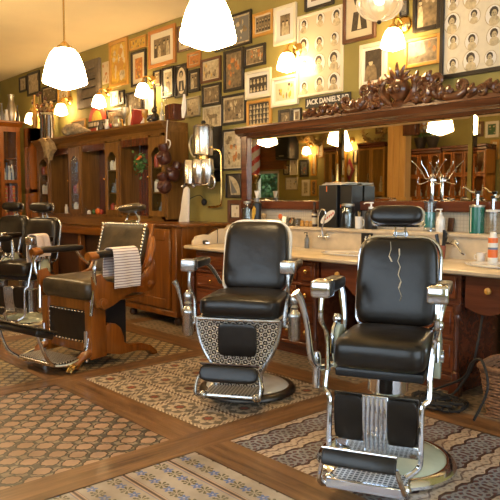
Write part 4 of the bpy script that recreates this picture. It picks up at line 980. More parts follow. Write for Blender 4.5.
    for k in range(6): x = -.05 + k * .02; m.tube([(x, -.292, .41), (x, -.302, .30), (x, -.295, .15)], .006, 6, 3)
    m.box(-.192, .192, -.285, -.27, .13, .19, .004).box(-.058, .058, -.286, -.275, .14, .415, .003); m.build('chrome_ribs', cap, t)
    MB(Mp).box(-.192, .192, -.272, -.262, .14, .415, .004).build('leg_rest_back', 'darkmetal', t)
    Mq = rot_x(R(0), (0, 0, 0))
    MB().box(-.165, .165, -.47, -.31, .068, .082, .003).build('foot_plate', 'tread', t)
    MB().box(-.172, .172, -.485, -.465, .045, .09, .004).build('plate_edge', cap, t)
    for s in (-1, 1): MB().tube([(s * .16, -.34, .07), (s * .165, -.43, .065), (s * .18, -.48, .06), (s * .18 - .01, -.52, .1), (s * .155 - .015, -.535, .19)], [.012, .014, .012, .01], 8).ball((s * .165, -.44, .07), .026).build('footrest_bracket', cap, t)
    Mf = rot_x(R(-25), (0, -.535, .19))
    MB(Mf).box(-.175, .14, -.55, -.522, .17, .235, .008, 2).build('footrest_bar', 'leather', t)
    MB(Mf).box(-.179, .144, -.557, -.517, .234, .246, .004).build('footrest_edge', cap, t)
    return t
def studs(m, pts, r=.006):
    r *= 1.5
    for p in pts: m.lathe([(r, 0), (r * .7, r * .5), (0, r * .7)], p, 6, 'y', Matrix.Scale(-1, 3))
def chair_wooden(loc, rz, label):
    t = thing('barber_chair', label, 'barber chair', loc, rz)
    # wooden pedestal and claw feet
    for s in (-1, 1):
        x = s * .24
        MB().prism([(-.26, .08), (-.26, .52), (-.14, .52), (-.13, .30), (-.13, .08)], x - .035, x + .035, 'yz', .006).build('front_post', 'chairwood', t)
        MB().prism([(-.13, .10), (-.13, .32), (-.09, .335), (-.04, .32), (.005, .28), (.03, .21), (.035, .16), (.08, .13), (.2, .12), (.29, .085), (.35, .03), (.36, .0), (.31, .0), (.27, .04), (.15, .065), (0, .065)], x - .03, x + .03, 'yz', .006).build('rear_leg', 'chairwood', t)
        lg = MB().tube([(x, -.2, .13), (x, -.28, .12), (x, -.34, .08), (x, -.38, .035)], [.035, .035, .026, .03], 10).build('front_leg', 'chairwood', t)
        m = MB()
        for d in (-1, 0, 1): m.tube([(x + d * .014, -.36, .06), (x + d * .022, -.40, .045), (x + d * .024, -.425, .012)], [.012, .013, .006], 6)
        m.build('claw', 'brass', lg)
        # shaped side arm board
        MB().prism([(-.26, .56), (-.27, .72), (-.20, .735), (-.16, .68), (-.08, .655), (0, .66), (.1, .66), (.2, .70), (.25, .80), (.28, .82), (.31, .74), (.31, .62), (.26, .555), (.18, .545), (.08, .56), (.0, .535), (-.1, .48), (-.18, .455), (-.24, .48)], s * .285, s * .32, 'yz', .008).lathe([(.04, 0), (.04, .008), (.025, .012), (.028, .02), (0, .024)], (s * .318, -.195, .51), 16, 'x', Matrix.Scale(s, 4, (1, 0, 0))).lathe([(.032, 0), (.032, .008), (.02, .012), (0, .016)], (s * .318, .245, .61), 16, 'x', Matrix.Scale(s, 4, (1, 0, 0))).build('side_board', 'chairwood', t)
        a = MB().pillow((s * .31, -.06, .885), (.036, .2, .028), .5, .35, 24, 10).build('armrest', 'leather', t)
        MB().lathe([(.03, 0), (.034, .02), (.034, .07), (.026, .09)], (s * .31, -.31, .875), 16, 'y').build('arm_knob', 'chairwood', a)
        m = MB(); m.tube([(s * .31, -.24, .86), (s * .33, -.27, .80), (s * .325, -.27, .72), (s * .31, -.25, .66), (s * .295, -.26, .56), (s * .285, -.27, .42)], [.012, .014, .012, .011, .012], 8); m.build('arm_bracket', 'chrome', t)
        MB().tube([(s * .31, .08, .87), (s * .3, .12, .8), (s * .29, .18, .74)], .012).build('arm_stay', 'chrome', t)
    MB().box(-.24, .24, -.24, -.20, .12, .21, .006).box(-.24, .24, -.24, -.20, .44, .52, .006).box(-.24, .24, -.225, -.205, .2, .45).build('front_frame', 'chairwood', t)
    pd = MB().box(-.212, .212, -.246, -.22, .19, .445, .004).build('calf_pad', 'leather', t, label='dark studded leather panel')
    m = MB(); P = [(-.2 + .4 * k / 11, -.247, z) for k in range(12) for z in (.20, .435)] + [(x, -.247, .20 + .235 * k / 6) for k in range(1, 6) for x in (-.205, .205)]
    studs(m, P); m.build('nail_heads', 'stud', pd)
    MB().box(-.26, .26, -.24, .24, .5, .53, .008).build('seat_frame', 'chairwood', t)
    MB().box(-.2, .2, -.12, .12, .06, .5, .01).build('inner_pedestal', 'black', t)
    MB().pillow((0, -.02, .60), (.275, .26, .085), .38, .22, 44, 14, None, lambda p: Vector((p.x, p.y, p.z + (.02 if p.z > 0 else 0) * math.cos(p.x * 6) * math.cos(p.y * 5)))).build('seat', 'leather_old', t, label='worn olive-brown leather seat')
    M = rot_x(R(-14), (0, .24, .62))
    MB(M).box(-.255, .255, .22, .25, .64, 1.11, .01).build('back_frame', 'chairwood', t)
    b = MB(M).pillow((0, .205, .865), (.235, .035, .235), .3, .14, 32, 12).build('backrest', 'leather_old', t)
    m = MB(M); P = [(-.24 + .48 * k / 16, .172, 1.09) for k in range(17)] + [(s * .232, .170, .68 + .40 * k / 14) for k in range(15) for s in (-1, 1)]
    studs(m, P, .007); m.build('nail_heads', 'stud', b)
    MB(M).tube([(.24, .22, .70), (.30, .2, .78), (.29, .22, .92), (.255, .235, 1.0)], [.02, .03, .025, .015], 8).build('back_scroll', 'chairwood', t)
    h = MB(M).pillow((.02, .20, 1.235), (.125, .05, .032), .7, .5, 32, 12, Matrix.Rotation(R(-8), 4, 'Y')).build('headrest', 'leather_old', t)
    m = MB(M); studs(m, [(-.10 + .24 * k / 16, .152 + .02 * (2 * k / 16 - 1) ** 2, 1.222 + .03 * (k / 16)) for k in range(17)], .006); m.build('nail_heads', 'stud', h)
    m = MB(M)
    for s in (-1, 1): m.tube([(s * .05, .23, 1.1), (s * .07, .25, 1.15), (s * .03, .23, 1.21)], .009)
    m.box(-.06, .08, .22, .25, 1.11, 1.135, .004).build('headrest_bracket', 'chrome', h)
    # footrest
    m = MB()
    for s in (-1, 1): m.tube([(s * .235, -.26, .24), (s * .24, -.3, .12), (s * .24, -.42, .075), (s * .2, -.5, .07)], .013); MB().tube([(s * .235, -.275, .06), (s * .235, -.275, .3)], .014, 8, 1).build('corner_rod', 'chrome', t)
    m.tube([(-.2, -.5, .07), (.2, -.5, .07)], .013, 8, 1)
    m.build('footrest_bracket', 'chrome', t)
    MB().box(-.21, .21, -.49, -.3, .075, .09, .003).build('foot_plate', 'tread', t)
    Mf = rot_x(R(-22), (0, -.70, .30)) @ Matrix.Translation((.05, .06, .09))
    MB(Mf).box(-.25, .25, -.79, -.65, .25, .30, .012, 2).build('footrest_pad', 'leather', t)
    MB(Mf).box(-.255, .255, -.80, -.64, .30, .315, .005).build('footrest_edge', 'leather_old', t)
    for s in (-1, 1): MB().tube([(s * .2, -.5, .07), (s * .22, -.58, .15), (s * .22, -.64, .33)], .011).build('footrest_stay', 'chrome', t)
    return t
c3 = chair_ribbed((-1.885, 2.585, .0045), R(26), 'black leather barber chair with torn backrest, headrest and ribbed chrome leg rest, nearest at right', crack=True)
c2 = chair_ornate((-3.27, 2.9, .0045), R(35), 'barber chair with pierced nickel front panel and white enamel base, in the middle')
c1 = chair_wooden((-4.80, 2.58, .0045), R(10), 'antique wooden barber chair with studded worn leather and claw feet')
c1.scale = (1.16, 1.12, 1.0)
c4 = chair_ribbed((-6.7, 2.8, .0045), R(29), 'black barber chair with headrest behind the wooden chair, towel on its arm', lever=False, cap='nickel')
c5 = dup(c4, (-7.75, 2.9, .0045), R(29), 'black barber chair with pale-edged back, cut by the left photo edge')
# towels
def towel(name, loc, rz, pts, w_, mat, label, seed=0):
    rg = random.Random(seed); P = smooth_path([(0, y, z) for y, z in pts], 4); n = len(P); nx = 10; th = .008; vs = []; fs = []
    for side in (0, 1):
        for i, p in enumerate(P):
            tt = (P[min(i + 1, n - 1)] - P[max(i - 1, 0)]).normalized(); nn = Vector((0, -tt.z, tt.y)) * (th * side)
            for k in range(nx + 1):
                u = k / nx; wv = .006 * math.sin(u * 11 + i * .25) * min(1, abs(i - n / 2) / 6)
                vs.append(Vector((-w_ / 2 + w_ * u * (1 + .03 * math.sin(i * .5)), p.y + wv, p.z)) + nn)
    L = n * (nx + 1); idx = lambda s_, i, k: s_ * L + i * (nx + 1) + k
    for i in range(n - 1):
        for k in range(nx): fs.append((idx(0, i, k), idx(0, i, k + 1), idx(0, i + 1, k + 1), idx(0, i + 1, k))); fs.append((idx(1, i, k), idx(1, i + 1, k), idx(1, i + 1, k + 1), idx(1, i, k + 1)))
        for k in (0, nx): fs.append((idx(0, i, k), idx(0, i + 1, k), idx(1, i + 1, k), idx(1, i, k)))
    for k in range(nx):
        for i in (0, n - 1): fs.append((idx(0, i, k), idx(0, i, k + 1), idx(1, i, k + 1), idx(1, i, k)))
    o = MB()._add(vs, fs).build(name, mat, sharp=70); o.location = loc; o.rotation_euler = (0, 0, rz)
    return tag(o, label, 'towel')
def chair_pt(c, x, y, z):
    return Matrix.Translation(c.location) @ Matrix.Rotation(c.rotation_euler.z, 4, 'Z') @ Vector((x, y, z))
p = chair_pt(c1, .31 * 1.16, -.02, 0)
towel('striped_towel', p, R(10) + R(90), [(-.060, .62), (-.066, .78), (-.056, .90), (-.02, .922), (.02, .922), (.056, .90), (.066, .8), (.064, .70)], .25, 'towel_striped', 'white towel with dark stripes draped over the wooden chair right arm')
p = chair_pt(c4, .262, -.13, 0)
towel('white_towel', p, R(29) + R(90), [(-.06, .72), (-.066, .8), (-.058, .91), (-.03, .94), (.03, .94), (.062, .91), (.066, .8), (.06, .66)], .2, 'towel', 'plain pinkish-white towel draped over the black chair arm, left of wooden chair')
# ------------------------------------------------------------------ objects on the ledge and worktop
LZ = 1.0505
def spot(px, py, Y, z):
    p = on_wall(px, py, Y); return p.x
def pump_bottle(px, Y, z, body, pump, w_, h_, label, name='pump_bottle'):
    X = spot(px, 220, Y, z); t = thing(name, label, 'bottle', (X, Y, z)); r = size_at(X, Y, w_) / 2; h = size_at(X, Y, h_)
    MB().lathe([(r * .9, 0), (r, .008), (r, h * .55), (r * .8, h * .65), (r * .35, h * .72), (r * .35, h * .76)], seg=22).build('bottle_body', body, t)
    MB().lathe([(r * .42, h * .75), (r * .42, h * .82), (r * .15, h * .84), (r * .15, h * .94), (r * .4, h * .95), (r * .4, h)], seg=14).tube([(0, 0, h * .97), (-r * .9, -r * .2, h * .975), (-r * 1.2, -r * .25, h * .93)], .005, 6, 2).build('pump', pump, t)
    return t
def jar(px, Y, z, w_, h_, label, lid=None, cont=None, name='glass_jar'):
    X = spot(px, 215, Y, z); t = thing(name, label, 'jar', (X, Y, z)); r = size_at(X, Y, w_) / 2; h = size_at(X, Y, h_)
    MB().lathe([(r * .92, 0), (r, .01), (r, h * .7), (r * .8, h * .82), (r * .8, h * .88), (r * .78, h * .88), (r * .78, h * .82), (r * .96, h * .7), (r * .96, .012), (0, .01)], seg=24).build('jar_body', 'glass_jar', t)
    if lid: MB().lathe([(r * .86, h * .88), (r * .88, h * .9), (r * .86, h * .97), (r * .3, h), (0, h)], seg=24).build('lid', lid, t)
    if cont:
        m = MB(); rg = random.Random(int(px))
        for k in range(14):
            a = rg.random() * 6.28; q = r * .55 * rg.random(); m.tube([(q * math.cos(a), q * math.sin(a), .012), (q * math.cos(a + .4) * 1.1, q * math.sin(a + .4) * 1.1, h * rg.uniform(.45, .75))], rg.uniform(.006, .012), 6, 1)
        m.build('contents', cont, t)
    return t
YL = 4.53
jar(247.5, YL, LZ, 9, 23, 'clear jar packed with tools at left end of the ledge', 'f_silver', 'chrome')
X = spot(257, 212, YL, LZ); t = thing('spray_can', 'black spray can with green-yellow leaf shape beside the packed jar', 'can', (X, YL, LZ)); r = size_at(X, YL, 4.5); h = size_at(X, YL, 26)
MB().lathe([(r, 0), (r, h * .8), (r * .7, h * .86)], seg=22).build('can_body', 'black', t); MB().cyl((0, 0, h * .86), r * .6, h * .14, 16).build('cap', 'p_grey', t)
MB().prism([(-r * .5, h * .2), (0, h * .15), (r * .5, h * .4), (r * .55, h * .6), (r * .1, h * .72), (-r * .5, h * .55)], -r * 1.02, -r * .8, 'xz').build('leaf_label', 'p_yellow', t, label='yellow-green leaf-shaped label')
X = spot(254, 190, 4.6, 1.2); t = thing('funnel_cup', 'small white funnel cup standing on the black spray can', 'cup', (spot(257, 200, YL, 0), YL, LZ + h + .001)); MB().lathe([(.012, 0), (.012, .01), (.028, .075), (.026, .075), (.008, .012)], seg=16).build('cup_body', 'white', t)
X = spot(264, 218, YL, LZ); t = thing('shaving_brush', 'shaving brush with pale handle standing on the ledge right of the spray can', 'brush', (X, YL, LZ))
MB().lathe([(.02, 0), (.022, .01), (.015, .03), (.02, .045), (.012, .055)], seg=14).build('handle', 'cream', t); MB().lathe([(.011, .055), (.022, .08), (.03, .095), (.02, .11), (0, .113)], seg=14).build('bristles', 'dried', t)
# printed cards leaning on the tiles
for i, (px, w_, lb, mats) in enumerate(((283, 8, 'small leaning photo card with red flower ornament on the ledge', ['p_red', 'p_blue', 'white']), (290, 7, 'middle of three small photo cards leaning on the tiles', ['p_dark', 'p_orange', 'p_light']), (297, 6, 'rightmost of three small photo cards leaning on the tiles', ['p_blue', 'p_dark', 'white']))):
    X = spot(px, 218, 4.62, 0); q = size_at(X, 4.6, w_) / 2; hh = .085 - .008 * i
    m = MB(rot_x(R(-14), (X, 4.63, LZ))); m.use('p_dark').box(X - q, X + q, 4.628, 4.632, LZ, LZ + hh); blobs(m, X - q, X + q, LZ, LZ + hh, 4.627, 7, mats, random.Random(i), .2, .5)
    tag(m.build('photo_card'), lb, 'card')
X = spot(281, 216, 4.58, 0); t = thing('rosette', 'little orange-red flower rosette standing before the photo cards', 'ornament', (X, 4.575, LZ)); MB().tube([(0, 0, 0), (0, 0, .07)], .003, 6, 1).build('stem', 'leaf', t)
m = MB()
for k in range(7): m.ball((.016 * math.cos(k * .9), -.004, .085 + .016 * math.sin(k * .9)), .012)
m.ball((0, -.008, .085), .011).build('petals', 'orange_paint', t)
tag(MB().box(spot(263, 222, 4.5, 0), spot(296, 222, 4.5, 0), 4.46, 4.485, LZ, LZ + .008, .002).build('comb', 'darkwood'), 'long thin dark comb lying along the front of the ledge', 'comb')
for i, (px, s_) in enumerate(((302.5, 1), (307, .9), (311, .75))):
    X = spot(px, 218, 4.5, 0); tag(MB().lathe([(.02 * s_, 0), (.024 * s_, .01), (.018 * s_, .03), (.022 * s_, .045), (.01 * s_, .055), (0, .056)], (X, 4.5, LZ), 14).build('wooden_pot', 'f_gold'), ['leftmost', 'middle', 'smallest, rightmost'][i] + ' of three little wooden pots left of the liquor bottle', 'pot', 'little wooden pots on the ledge')
X = spot(314.5, 214, YL, 0); t = thing('liquor_bottle', 'dark liquor bottle with cream label left of the black box', 'bottle', (X, YL, LZ)); r = .028; h = size_at(X, YL, 24)
MB().lathe([(r, 0), (r, h * .58), (r * .8, h * .66), (.011, h * .74), (.011, h * .92)], seg=20).build('bottle_body', 'leather_brown', t); MB().cyl((0, 0, h * .9), .013, h * .12, 12).build('cap', 'black', t)
MB().lathe([(r + .001, h * .1), (r + .001, h * .38)], seg=20).build('bottle_label', 'cream', t); MB().lathe([(r + .001, h * .46), (r + .001, h * .54)], seg=20).build('neck_label', 'cream', t)
# tall black box
Xa, Xb = spot(319, 200, 4.47, 0), spot(337, 200, 4.47, 0); hb = 1.435 - LZ
t = thing('black_box', 'tall matt black box on the ledge with a red-white sticker', 'box', ((Xa + Xb) / 2, 4.55, LZ)); W = (Xb - Xa) / 2
MB().box(-W, W, -.085, .09, 0, hb, .004).build('box_body', 'black', t)
m = MB(); m.use('white').poly([(W * .98 * math.cos(a) * .95 * math.cos(.6) - .038 * math.sin(a) * math.sin(.6) + .004, -.0865, .095 + W * .98 * math.cos(a) * .95 * math.sin(.6) + .038 * math.sin(a) * math.cos(.6)) for a in [k * PI / 10 for k in range(20)]])
m.use('red_paint')
for k in range(5): cx = -.035 + .022 * k; m.poly([(cx + .008 + .012, -.087, .085 + cx * .6 + .035 * 0), (cx + .012 + .012, -.087, .105 + cx * .6), (cx - .002 + .012, -.087, .11 + cx * .6), (cx - .004 + .012, -.087, .09 + cx * .6)])
m.build('sticker', None, t); MB().box(-W * .1 - .004, -W * .1 + .004, -.087, -.085, hb - .06, hb - .01).build('orange_tab', 'orange_paint', t)
Xc = spot(352, 200, 4.5, 0)
t = thing('black_box', 'second black box with orange mark, right behind the stickered one', 'box', ((Xb + Xc) / 2 + .004, 4.575, LZ)); W2 = (Xc - Xb) / 2 - .004
MB().box(-W2, W2, -.08, .075, 0, hb - .005, .004).build('box_body', 'black', t); MB().box(-W2 + .01, -W2 + .02, -.082, -.08, .18, .21).build('orange_tab', 'orange_paint', t)
for i in range(3):
    X = (Xa + Xc) / 2 + (i - 1) * .012; tag(MB(Matrix.Translation((X, 4.555, LZ + hb + .001 + i * .007)) @ Matrix.Rotation(R(6 * i - 5), 4, 'Z')).box(-.14 + .01 * i, .14, -.085, .085, 0, .006).build('magazine', ['white', 'p_light', 'paper'][i]), ['lowest', 'middle', 'topmost'][i] + ' magazine lying on top of the two black boxes', 'magazine', 'magazines on the black boxes')
tag(MB(Matrix.Translation(((Xa + Xc) / 2 - .02, 4.53, LZ + hb + .021))).lathe([(.03, 0), (.028, .006), (.02, .012)], (0, 0, 0)).lathe([(.012, .01), (.012, .16), (.016, .17)], (0, 0, 0), 12).build('brass_stand', 'brass'), 'thin brass stand rising from the magazines into the mirror', 'stand')
X = spot(348, 214, 4.5, 0)
jar(348, 4.50, LZ, 15, 25, 'large glass jar with silver and brown contents right of the black boxes', 'f_silver', 'chrome')
X = spot(341, 211, 4.43, 0)
X = spot(359, 220, 4.5, 0); t = thing('shaving_mug', 'white china mug between big glass jar and black pump bottle', 'mug', (X, 4.5, LZ)); r = size_at(X, 4.5, 8) / 2; h = size_at(X, 4.5, 12)
MB().lathe([(r * .85, 0), (r, .01), (r, h), (r * .9, h), (r * .88, .015), (0, .012)], seg=22).build('mug_body', 'ceramic', t); MB().tube([(r * .9, 0, h * .8), (r * 1.6, 0, h * .7), (r * 1.55, 0, h * .3), (r * .9, 0, h * .2)], .005).build('handle', 'ceramic', t)
m = MB(); rg = random.Random(3)
for k in range(6): m.tube([(0, 0, .02), (rg.uniform(-.02, .02), rg.uniform(-.02, .02), h + rg.uniform(.02, .05))], .004, 6, 1)
m.build('brushes', 'dried', t)
pump_bottle(371, 4.5, LZ, 'black', 'ceramic', 13, 27, 'squat black pump bottle with white pump left of the chair headrest')
# disinfectant jar and clipper stand
X = spot(430, 214, YL, LZ); t = thing('disinfectant_jar', 'tall glass jar with teal liquid and combs right of the headrest', 'jar', (X, YL, LZ)); r = size_at(X, YL, 12) / 2; h = size_at(X, YL, 31)
MB().lathe([(r * 1.05, 0), (r * 1.05, .02), (r, .025), (r, h * .93), (r * .95, h * .93), (r * .94, .03), (0, .028)], seg=24).build('jar_body', 'glass_jar', t)
MB().lathe([(r * .9, .03), (r * .9, h * .62), (0, h * .62)], seg=20).build('liquid', 'vial_teal', t); MB().lathe([(r * 1.06, h * .93), (r * 1.06, h * .97), (.01, h * .98), (.01, h * 1.03), (0, h * 1.04)], seg=20).build('lid', 'black', t)
X = spot(432.5, 200, 4.6, 0); t = thing('clipper_stand', 'chrome stand with six curled arms rising in front of the mirror', 'stand', (X, 4.59, LZ)); zz = lambda py: on_wall(432.5, py, 4.59).z - LZ
MB().lathe([(.03, 0), (.03, .008), (.012, .012), (.010, zz(204)), (.014, zz(203)), (.015, zz(183)), (.01, zz(181)), (.01, zz(177))], seg=16).build('post', 'chrome', t)
MB().cyl((0, 0, zz(181)), .032, .012, 16).lathe([(.012, 0), (.02, .01), (.012, .03)], (0, 0, zz(178)), 12).build('hub', 'chrome', t)
K = size_at(X, 4.61, 1)
for s in (-1, 1):
    for pts in ([(0, 178), (5, 179), (8, 174), (13, 167), (17, 163), (19, 161)], [(2, 177), (5, 170), (9, 164), (9.5, 161)], [(0, 180), (7, 183), (12, 184), (13, 181), (12, 178)]):
        MB().tube([(s * K * u, -.02 - .002 * u, zz(v)) for u, v in pts], .0034, 8).ball((s * K * pts[-1][0], -.02 - .002 * pts[-1][0], zz(pts[-1][1])), .006).build('curled_arm', 'chrome', t)
pump_bottle(440.5, YL, LZ, 'ceramic', 'ceramic', 9, 23, 'white pump bottle right of the teal disinfectant jar')
X = spot(447.5, 220, 4.6, 0); tag(MB(rot_x(R(-8), (X, 4.64, LZ))).box(X - .025, X + .025, 4.635, 4.65, LZ, LZ + .11, .003).build('hand_mirror', 'f_brown'), 'small dark-framed hand mirror leaning behind the white pump bottle', 'mirror')
def canister(px, Y, w_, h_, mat, lid, label, s):
    X = spot(px, 217, Y, 0); t = thing('pump_canister', label, 'dispenser', (X, Y, LZ)); r = size_at(X, Y, w_) / 2; h = size_at(X, Y, h_)
    m = MB().lathe([(r, 0), (r, h), (r * .96, h)], seg=30).build('canister_body', mat, t); MB().lathe([(r * 1.02, h - .006), (r * 1.02, h + .008), (0, h + .012)], seg=30).build('lid', lid, t)
    if mat == 'green_can': MB().tube([(-r * .35, -r * .96, .01), (-r * .35, -r * .96, h - .01)], .004, 6, 1).build('level_strip', 'cream', t)
    hz = h + size_at(X, Y, 12); MB().cyl((0, 0, h), .012, hz - h, 12).build('plunger', 'chrome', t); MB().lathe([(.014, hz - .0), (.02, hz + .01), (.02, hz + .022), (.0, hz + .026)], seg=12).build('knob', 'black', t)
    MB().tube([(0, 0, hz + .01), (s * .05, -.01, hz + .02), (s * .09, -.02, hz + .05), (s * .115, -.02, hz + .045)], [.009, .008, .006, .006], 8).build('spout', 'chrome', t)
    return t
canister(477, 4.53, 15, 27, 'green_can', 'f_silver', 'green cylindrical dispenser with chrome pump spout at right of ledge', -1)
canister(493, 4.53, 14, 23, 'glass_warm', 'white', 'clear ribbed dispenser with pale lid and chrome spout at right edge', 1)
jar(507, 4.53, LZ, 11, 24, 'clear jar just beyond the ribbed dispenser, half out of the photo', 'white', None)
# on the worktop
YC = 4.35
X = spot(307, 238, 4.38, 0); pump_bottle(307, 4.38, CT + .001, 'p_grey', 'black', 5, 16, 'small dark dropper bottle standing on the worktop against the splash', 'dropper_bottle')
X = spot(493, 245, 4.2, 0); t = thing('spray_can', 'orange and white spray can standing on the worktop at right edge', 'can', (spot(493, 245, 4.27, 0), 4.27, CT + .001)); r = size_at(t.location.x, 4.27, 9.5) / 2; h = size_at(t.location.x, 4.27, 32)
m = MB(); 
for k, (a, b, mt) in enumerate(((0, .2, 'white'), (.2, .45, 'orange_paint'), (.45, .52, 'p_blue'), (.52, .66, 'white'), (.66, .82, 'orange_paint'))): m.use(mt).lathe([(r, h * a), (r, h * b)], seg=24)
m.build('can_body', None, t); MB().lathe([(r * .98, h * .82), (r * .7, h * .88), (r * .7, h * .98), (r * .4, h), (0, h)], seg=20).build('cap', 'ceramic', t)
X = spot(481.5, 253, 4.3, 0); t = thing('shaving_mug', 'small white cup standing left of the orange spray can', 'mug', (X, 4.3, CT + .001)); MB().lathe([(.026, 0), (.032, .01), (.035, .07), (.03, .07), (.028, .012), (0, .01)], seg=22).build('mug_body', 'ceramic', t); MB().tube([(-.033, 0, .055), (-.052, 0, .05), (-.05, 0, .025), (-.031, 0, .02)], .004).build('handle', 'ceramic', t)
X = spot(441, 240, 4.36, 0); t = thing('comb_cup', 'terracotta cup full of black combs and brushes right of the torn chair', 'cup', (X, 4.36, CT + .001)); MB().lathe([(.03, 0), (.032, .005), (.038, .1), (.034, .1), (.03, .01), (0, .008)], seg=20).build('cup_body', 'terracotta', t)
m = MB(); rg = random.Random(8)
for k in range(8):
    a = rg.random() * 6.28; m.tube([(0, 0, .02), (.025 * math.cos(a), .025 * math.sin(a), .11), (.045 * math.cos(a), .03 * math.sin(a), rg.uniform(.15, .22))], [.005, .008, .011], 6, 3, flat=.5)
m.build('combs', 'black', t)
def tap(px, py, label, hose):
    p = on_wall(px, py, 4.45); t = thing('wall_tap', label, 'tap', (p.x, 4.45, p.z))
    MB().lathe([(.03, 0), (.028, .012), (.014, .02), (.014, .05)], seg=16, axis='y', M=Matrix.Scale(-1, 3)).tube([(-.05, -.045, 0), (.04, -.045, 0)], .012, 10, 1).ball((-.058, -.045, 0), .018).ball((.045, -.045, 0), .016).build('mixer', 'chrome', t)
    MB().tube(hose, .007, 8, 6).build('hose', 'chrome', t)
tap(327.5, 236.5, 'chrome wall tap with upright looped hose in front of the black box', [(0, -.06, 0), (-.005, -.07, .06), (.01, -.07, .12), (.035, -.07, .19), (.03, -.07, .235), (-.01, -.07, .245), (-.04, -.07, .22), (-.05, -.07, .19)])
tap(455, 243, 'chrome wall tap with hose dropping to the basin beside the terracotta cup', [(.0, -.06, 0), (.05, -.07, -.01), (.09, -.09, -.04), (.13, -.12, -.065), (.17, -.15, -.07)])
p = on_wall(361.5, 233, 4.445); q = on_wall(372.5, 245, 4.445); t = thing('picture_tile', 'small black and white picture tile set on the splash left of the torn chair', 'tile', ((p.x + q.x) / 2, 4.449, q.z)); W = (q.x - p.x) / 2
m = MB(); m.use('black').box(-W, W, -.008, 0, 0, p.z - q.z, .001); blobs(m, -W, W, .005, p.z - q.z - .005, -.009, 9, ['white', 'p_light', 'black'], random.Random(4), .2, .5); m.build('tile_body', None, t)
# clippers etc at the left end of the worktop
X = spot(200, 240, 4.0, 0); t = clip = thing('hair_clippers', 'black and red hair clippers lying on the worktop left end', 'clippers', (X + .02, 4.02, CT + .001), R(-20)); MB().pillow((0, 0, .022), (.14, .025, .02), .5, .5, 20, 8).build('clipper_body', 'black', t); MB().pillow((-.0, 0, .038), (.04, .015, .007), .6, .5).build('switch', 'red_paint', t); MB().box(.13, .165, -.02, .02, .012, .03, .003).build('blade', 'chrome', t)
X = spot(223, 229, 4.3, 0); t = thing('glue_bottle', 'small white bottle with orange cap at left end of the worktop', 'bottle', (max(X, -5.08), 4.25, CT + .001)); MB().lathe([(.02, 0), (.02, .12), (.012, .13)], seg=14).build('bottle_body', 'white', t); MB().lathe([(.014, .13), (.012, .155), (0, .158)], seg=12).build('cap', 'orange_paint', t)
MB().tube([(-.14, 0, .02), (-.2, .03, .03), (-.16, .12, .12), (-.05, .16, .16), (.06, .14, .10), (.1, .12, .012)], .004, 6, 6).build('power_cord', 'rubber', clip)
# ------------------------------------------------------------------ chrome water heater on its black board
p, q, r_ = on_wall(206, 128, YW), on_wall(206, 182, YW), on_wall(222.5, 150, YW)
tag(MB().box(p.x, r_.x, YW - .02, YW + .002, q.z, p.z, .003).build('black_board', 'black'), 'tall glossy black board on the wall behind the chrome water heater', 'board')
hx0 = on_wall(204, 150, 4.5).x; t = thing('water_heater', 'polished chrome water heater with taps and curved pipes on the wall', 'water heater', (hx0, YW - .02, on_wall(204, 186, 4.5).z)); zb = t.location.z
Z = lambda py: on_wall(204, py, 4.5).z - zb
u0 = lambda px: on_wall(px, 150, 4.5).x - hx0
uw = lambda px: on_wall(px, 150, 4.64).x - hx0
Zw = lambda py: on_wall(215, py, 4.64).z - t.location.z
c_up = u0(205); ru = (u0(210.5) - u0(198)) / 2
MB().lathe([(ru, Z(156)), (ru * 1.05, Z(155)), (ru, Z(153)), (ru, Z(128)), (ru * 1.04, Z(127)), (ru * .8, Z(125)), (ru * .3, Z(124)), (0, Z(124))], (c_up, -.2, 0), 28).build('upper_tank', 'chrome_dull', t)
MB().lathe([(.02, Z(124)), (.03, Z(123)), (.02, Z(121)), (0, Z(120.5))], (c_up, -.2, 0), 14).build('lid_knob', 'black', t)
for a, b in ((188, 198), (198, 207), (205, 213)):
    c = (u0(a) + u0(b)) / 2; rr = (u0(b) - u0(a)) / 2
    MB().lathe([(rr * .9, Z(184)), (rr, Z(183)), (rr, Z(161)), (rr * .9, Z(159.5)), (0, Z(159))], (c, -.2 - (.03 if a == 198 else 0), 0), 24).build('lower_tank', 'chrome_dull', t)
MB().tube([(c_up - ru, -.2, Z(136)), (c_up - ru - .09, -.2, Z(135)), (c_up - ru - .14, -.2, Z(143)), (c_up - ru - .1, -.2, Z(153)), (c_up - ru - .02, -.2, Z(157))], .018, 10).build('curved_handle', 'f_silver', t)
MB().tube([(u0(213), -.2, Z(148)), (uw(217), -.12, Z(149)), (uw(220.5), -.05, Zw(152)), (uw(221), -.04, Zw(165)), (uw(221), -.04, Zw(200)), (uw(218), -.04, Zw(206)), (uw(208), -.04, Zw(207))], .012, 8).build('copper_pipe', 'brass', t)
MB().tube([(u0(213), -.2, Z(176)), (u0(216), -.2, Z(180)), (u0(215), -.2, Z(188)), (u0(210), -.2, Z(188))], .013, 10).build('outlet_pipe', 'chrome_dull', t)
MB().tube([(u0(186), -.24, Z(185)), (u0(200), -.25, Z(185)), (u0(213), -.24, Z(185))], .012, 8, 1).ball((u0(188), -.26, Z(186)), .022).ball((u0(200), -.27, Z(186)), .024).build('tap_rail', 'chrome_dull', t)
MB().box(c_up - .03, c_up + .03, -.2, 0, Z(150), Z(152)).box(c_up - .05, c_up + .05, -.2, 0, Z(168), Z(170)).build('wall_bracket', 'darkmetal', t)
MB().cyl((c_up, -.2, Z(159.5)), ru * .5, Z(155) - Z(159.5), 16).build('collar', 'brass', t)
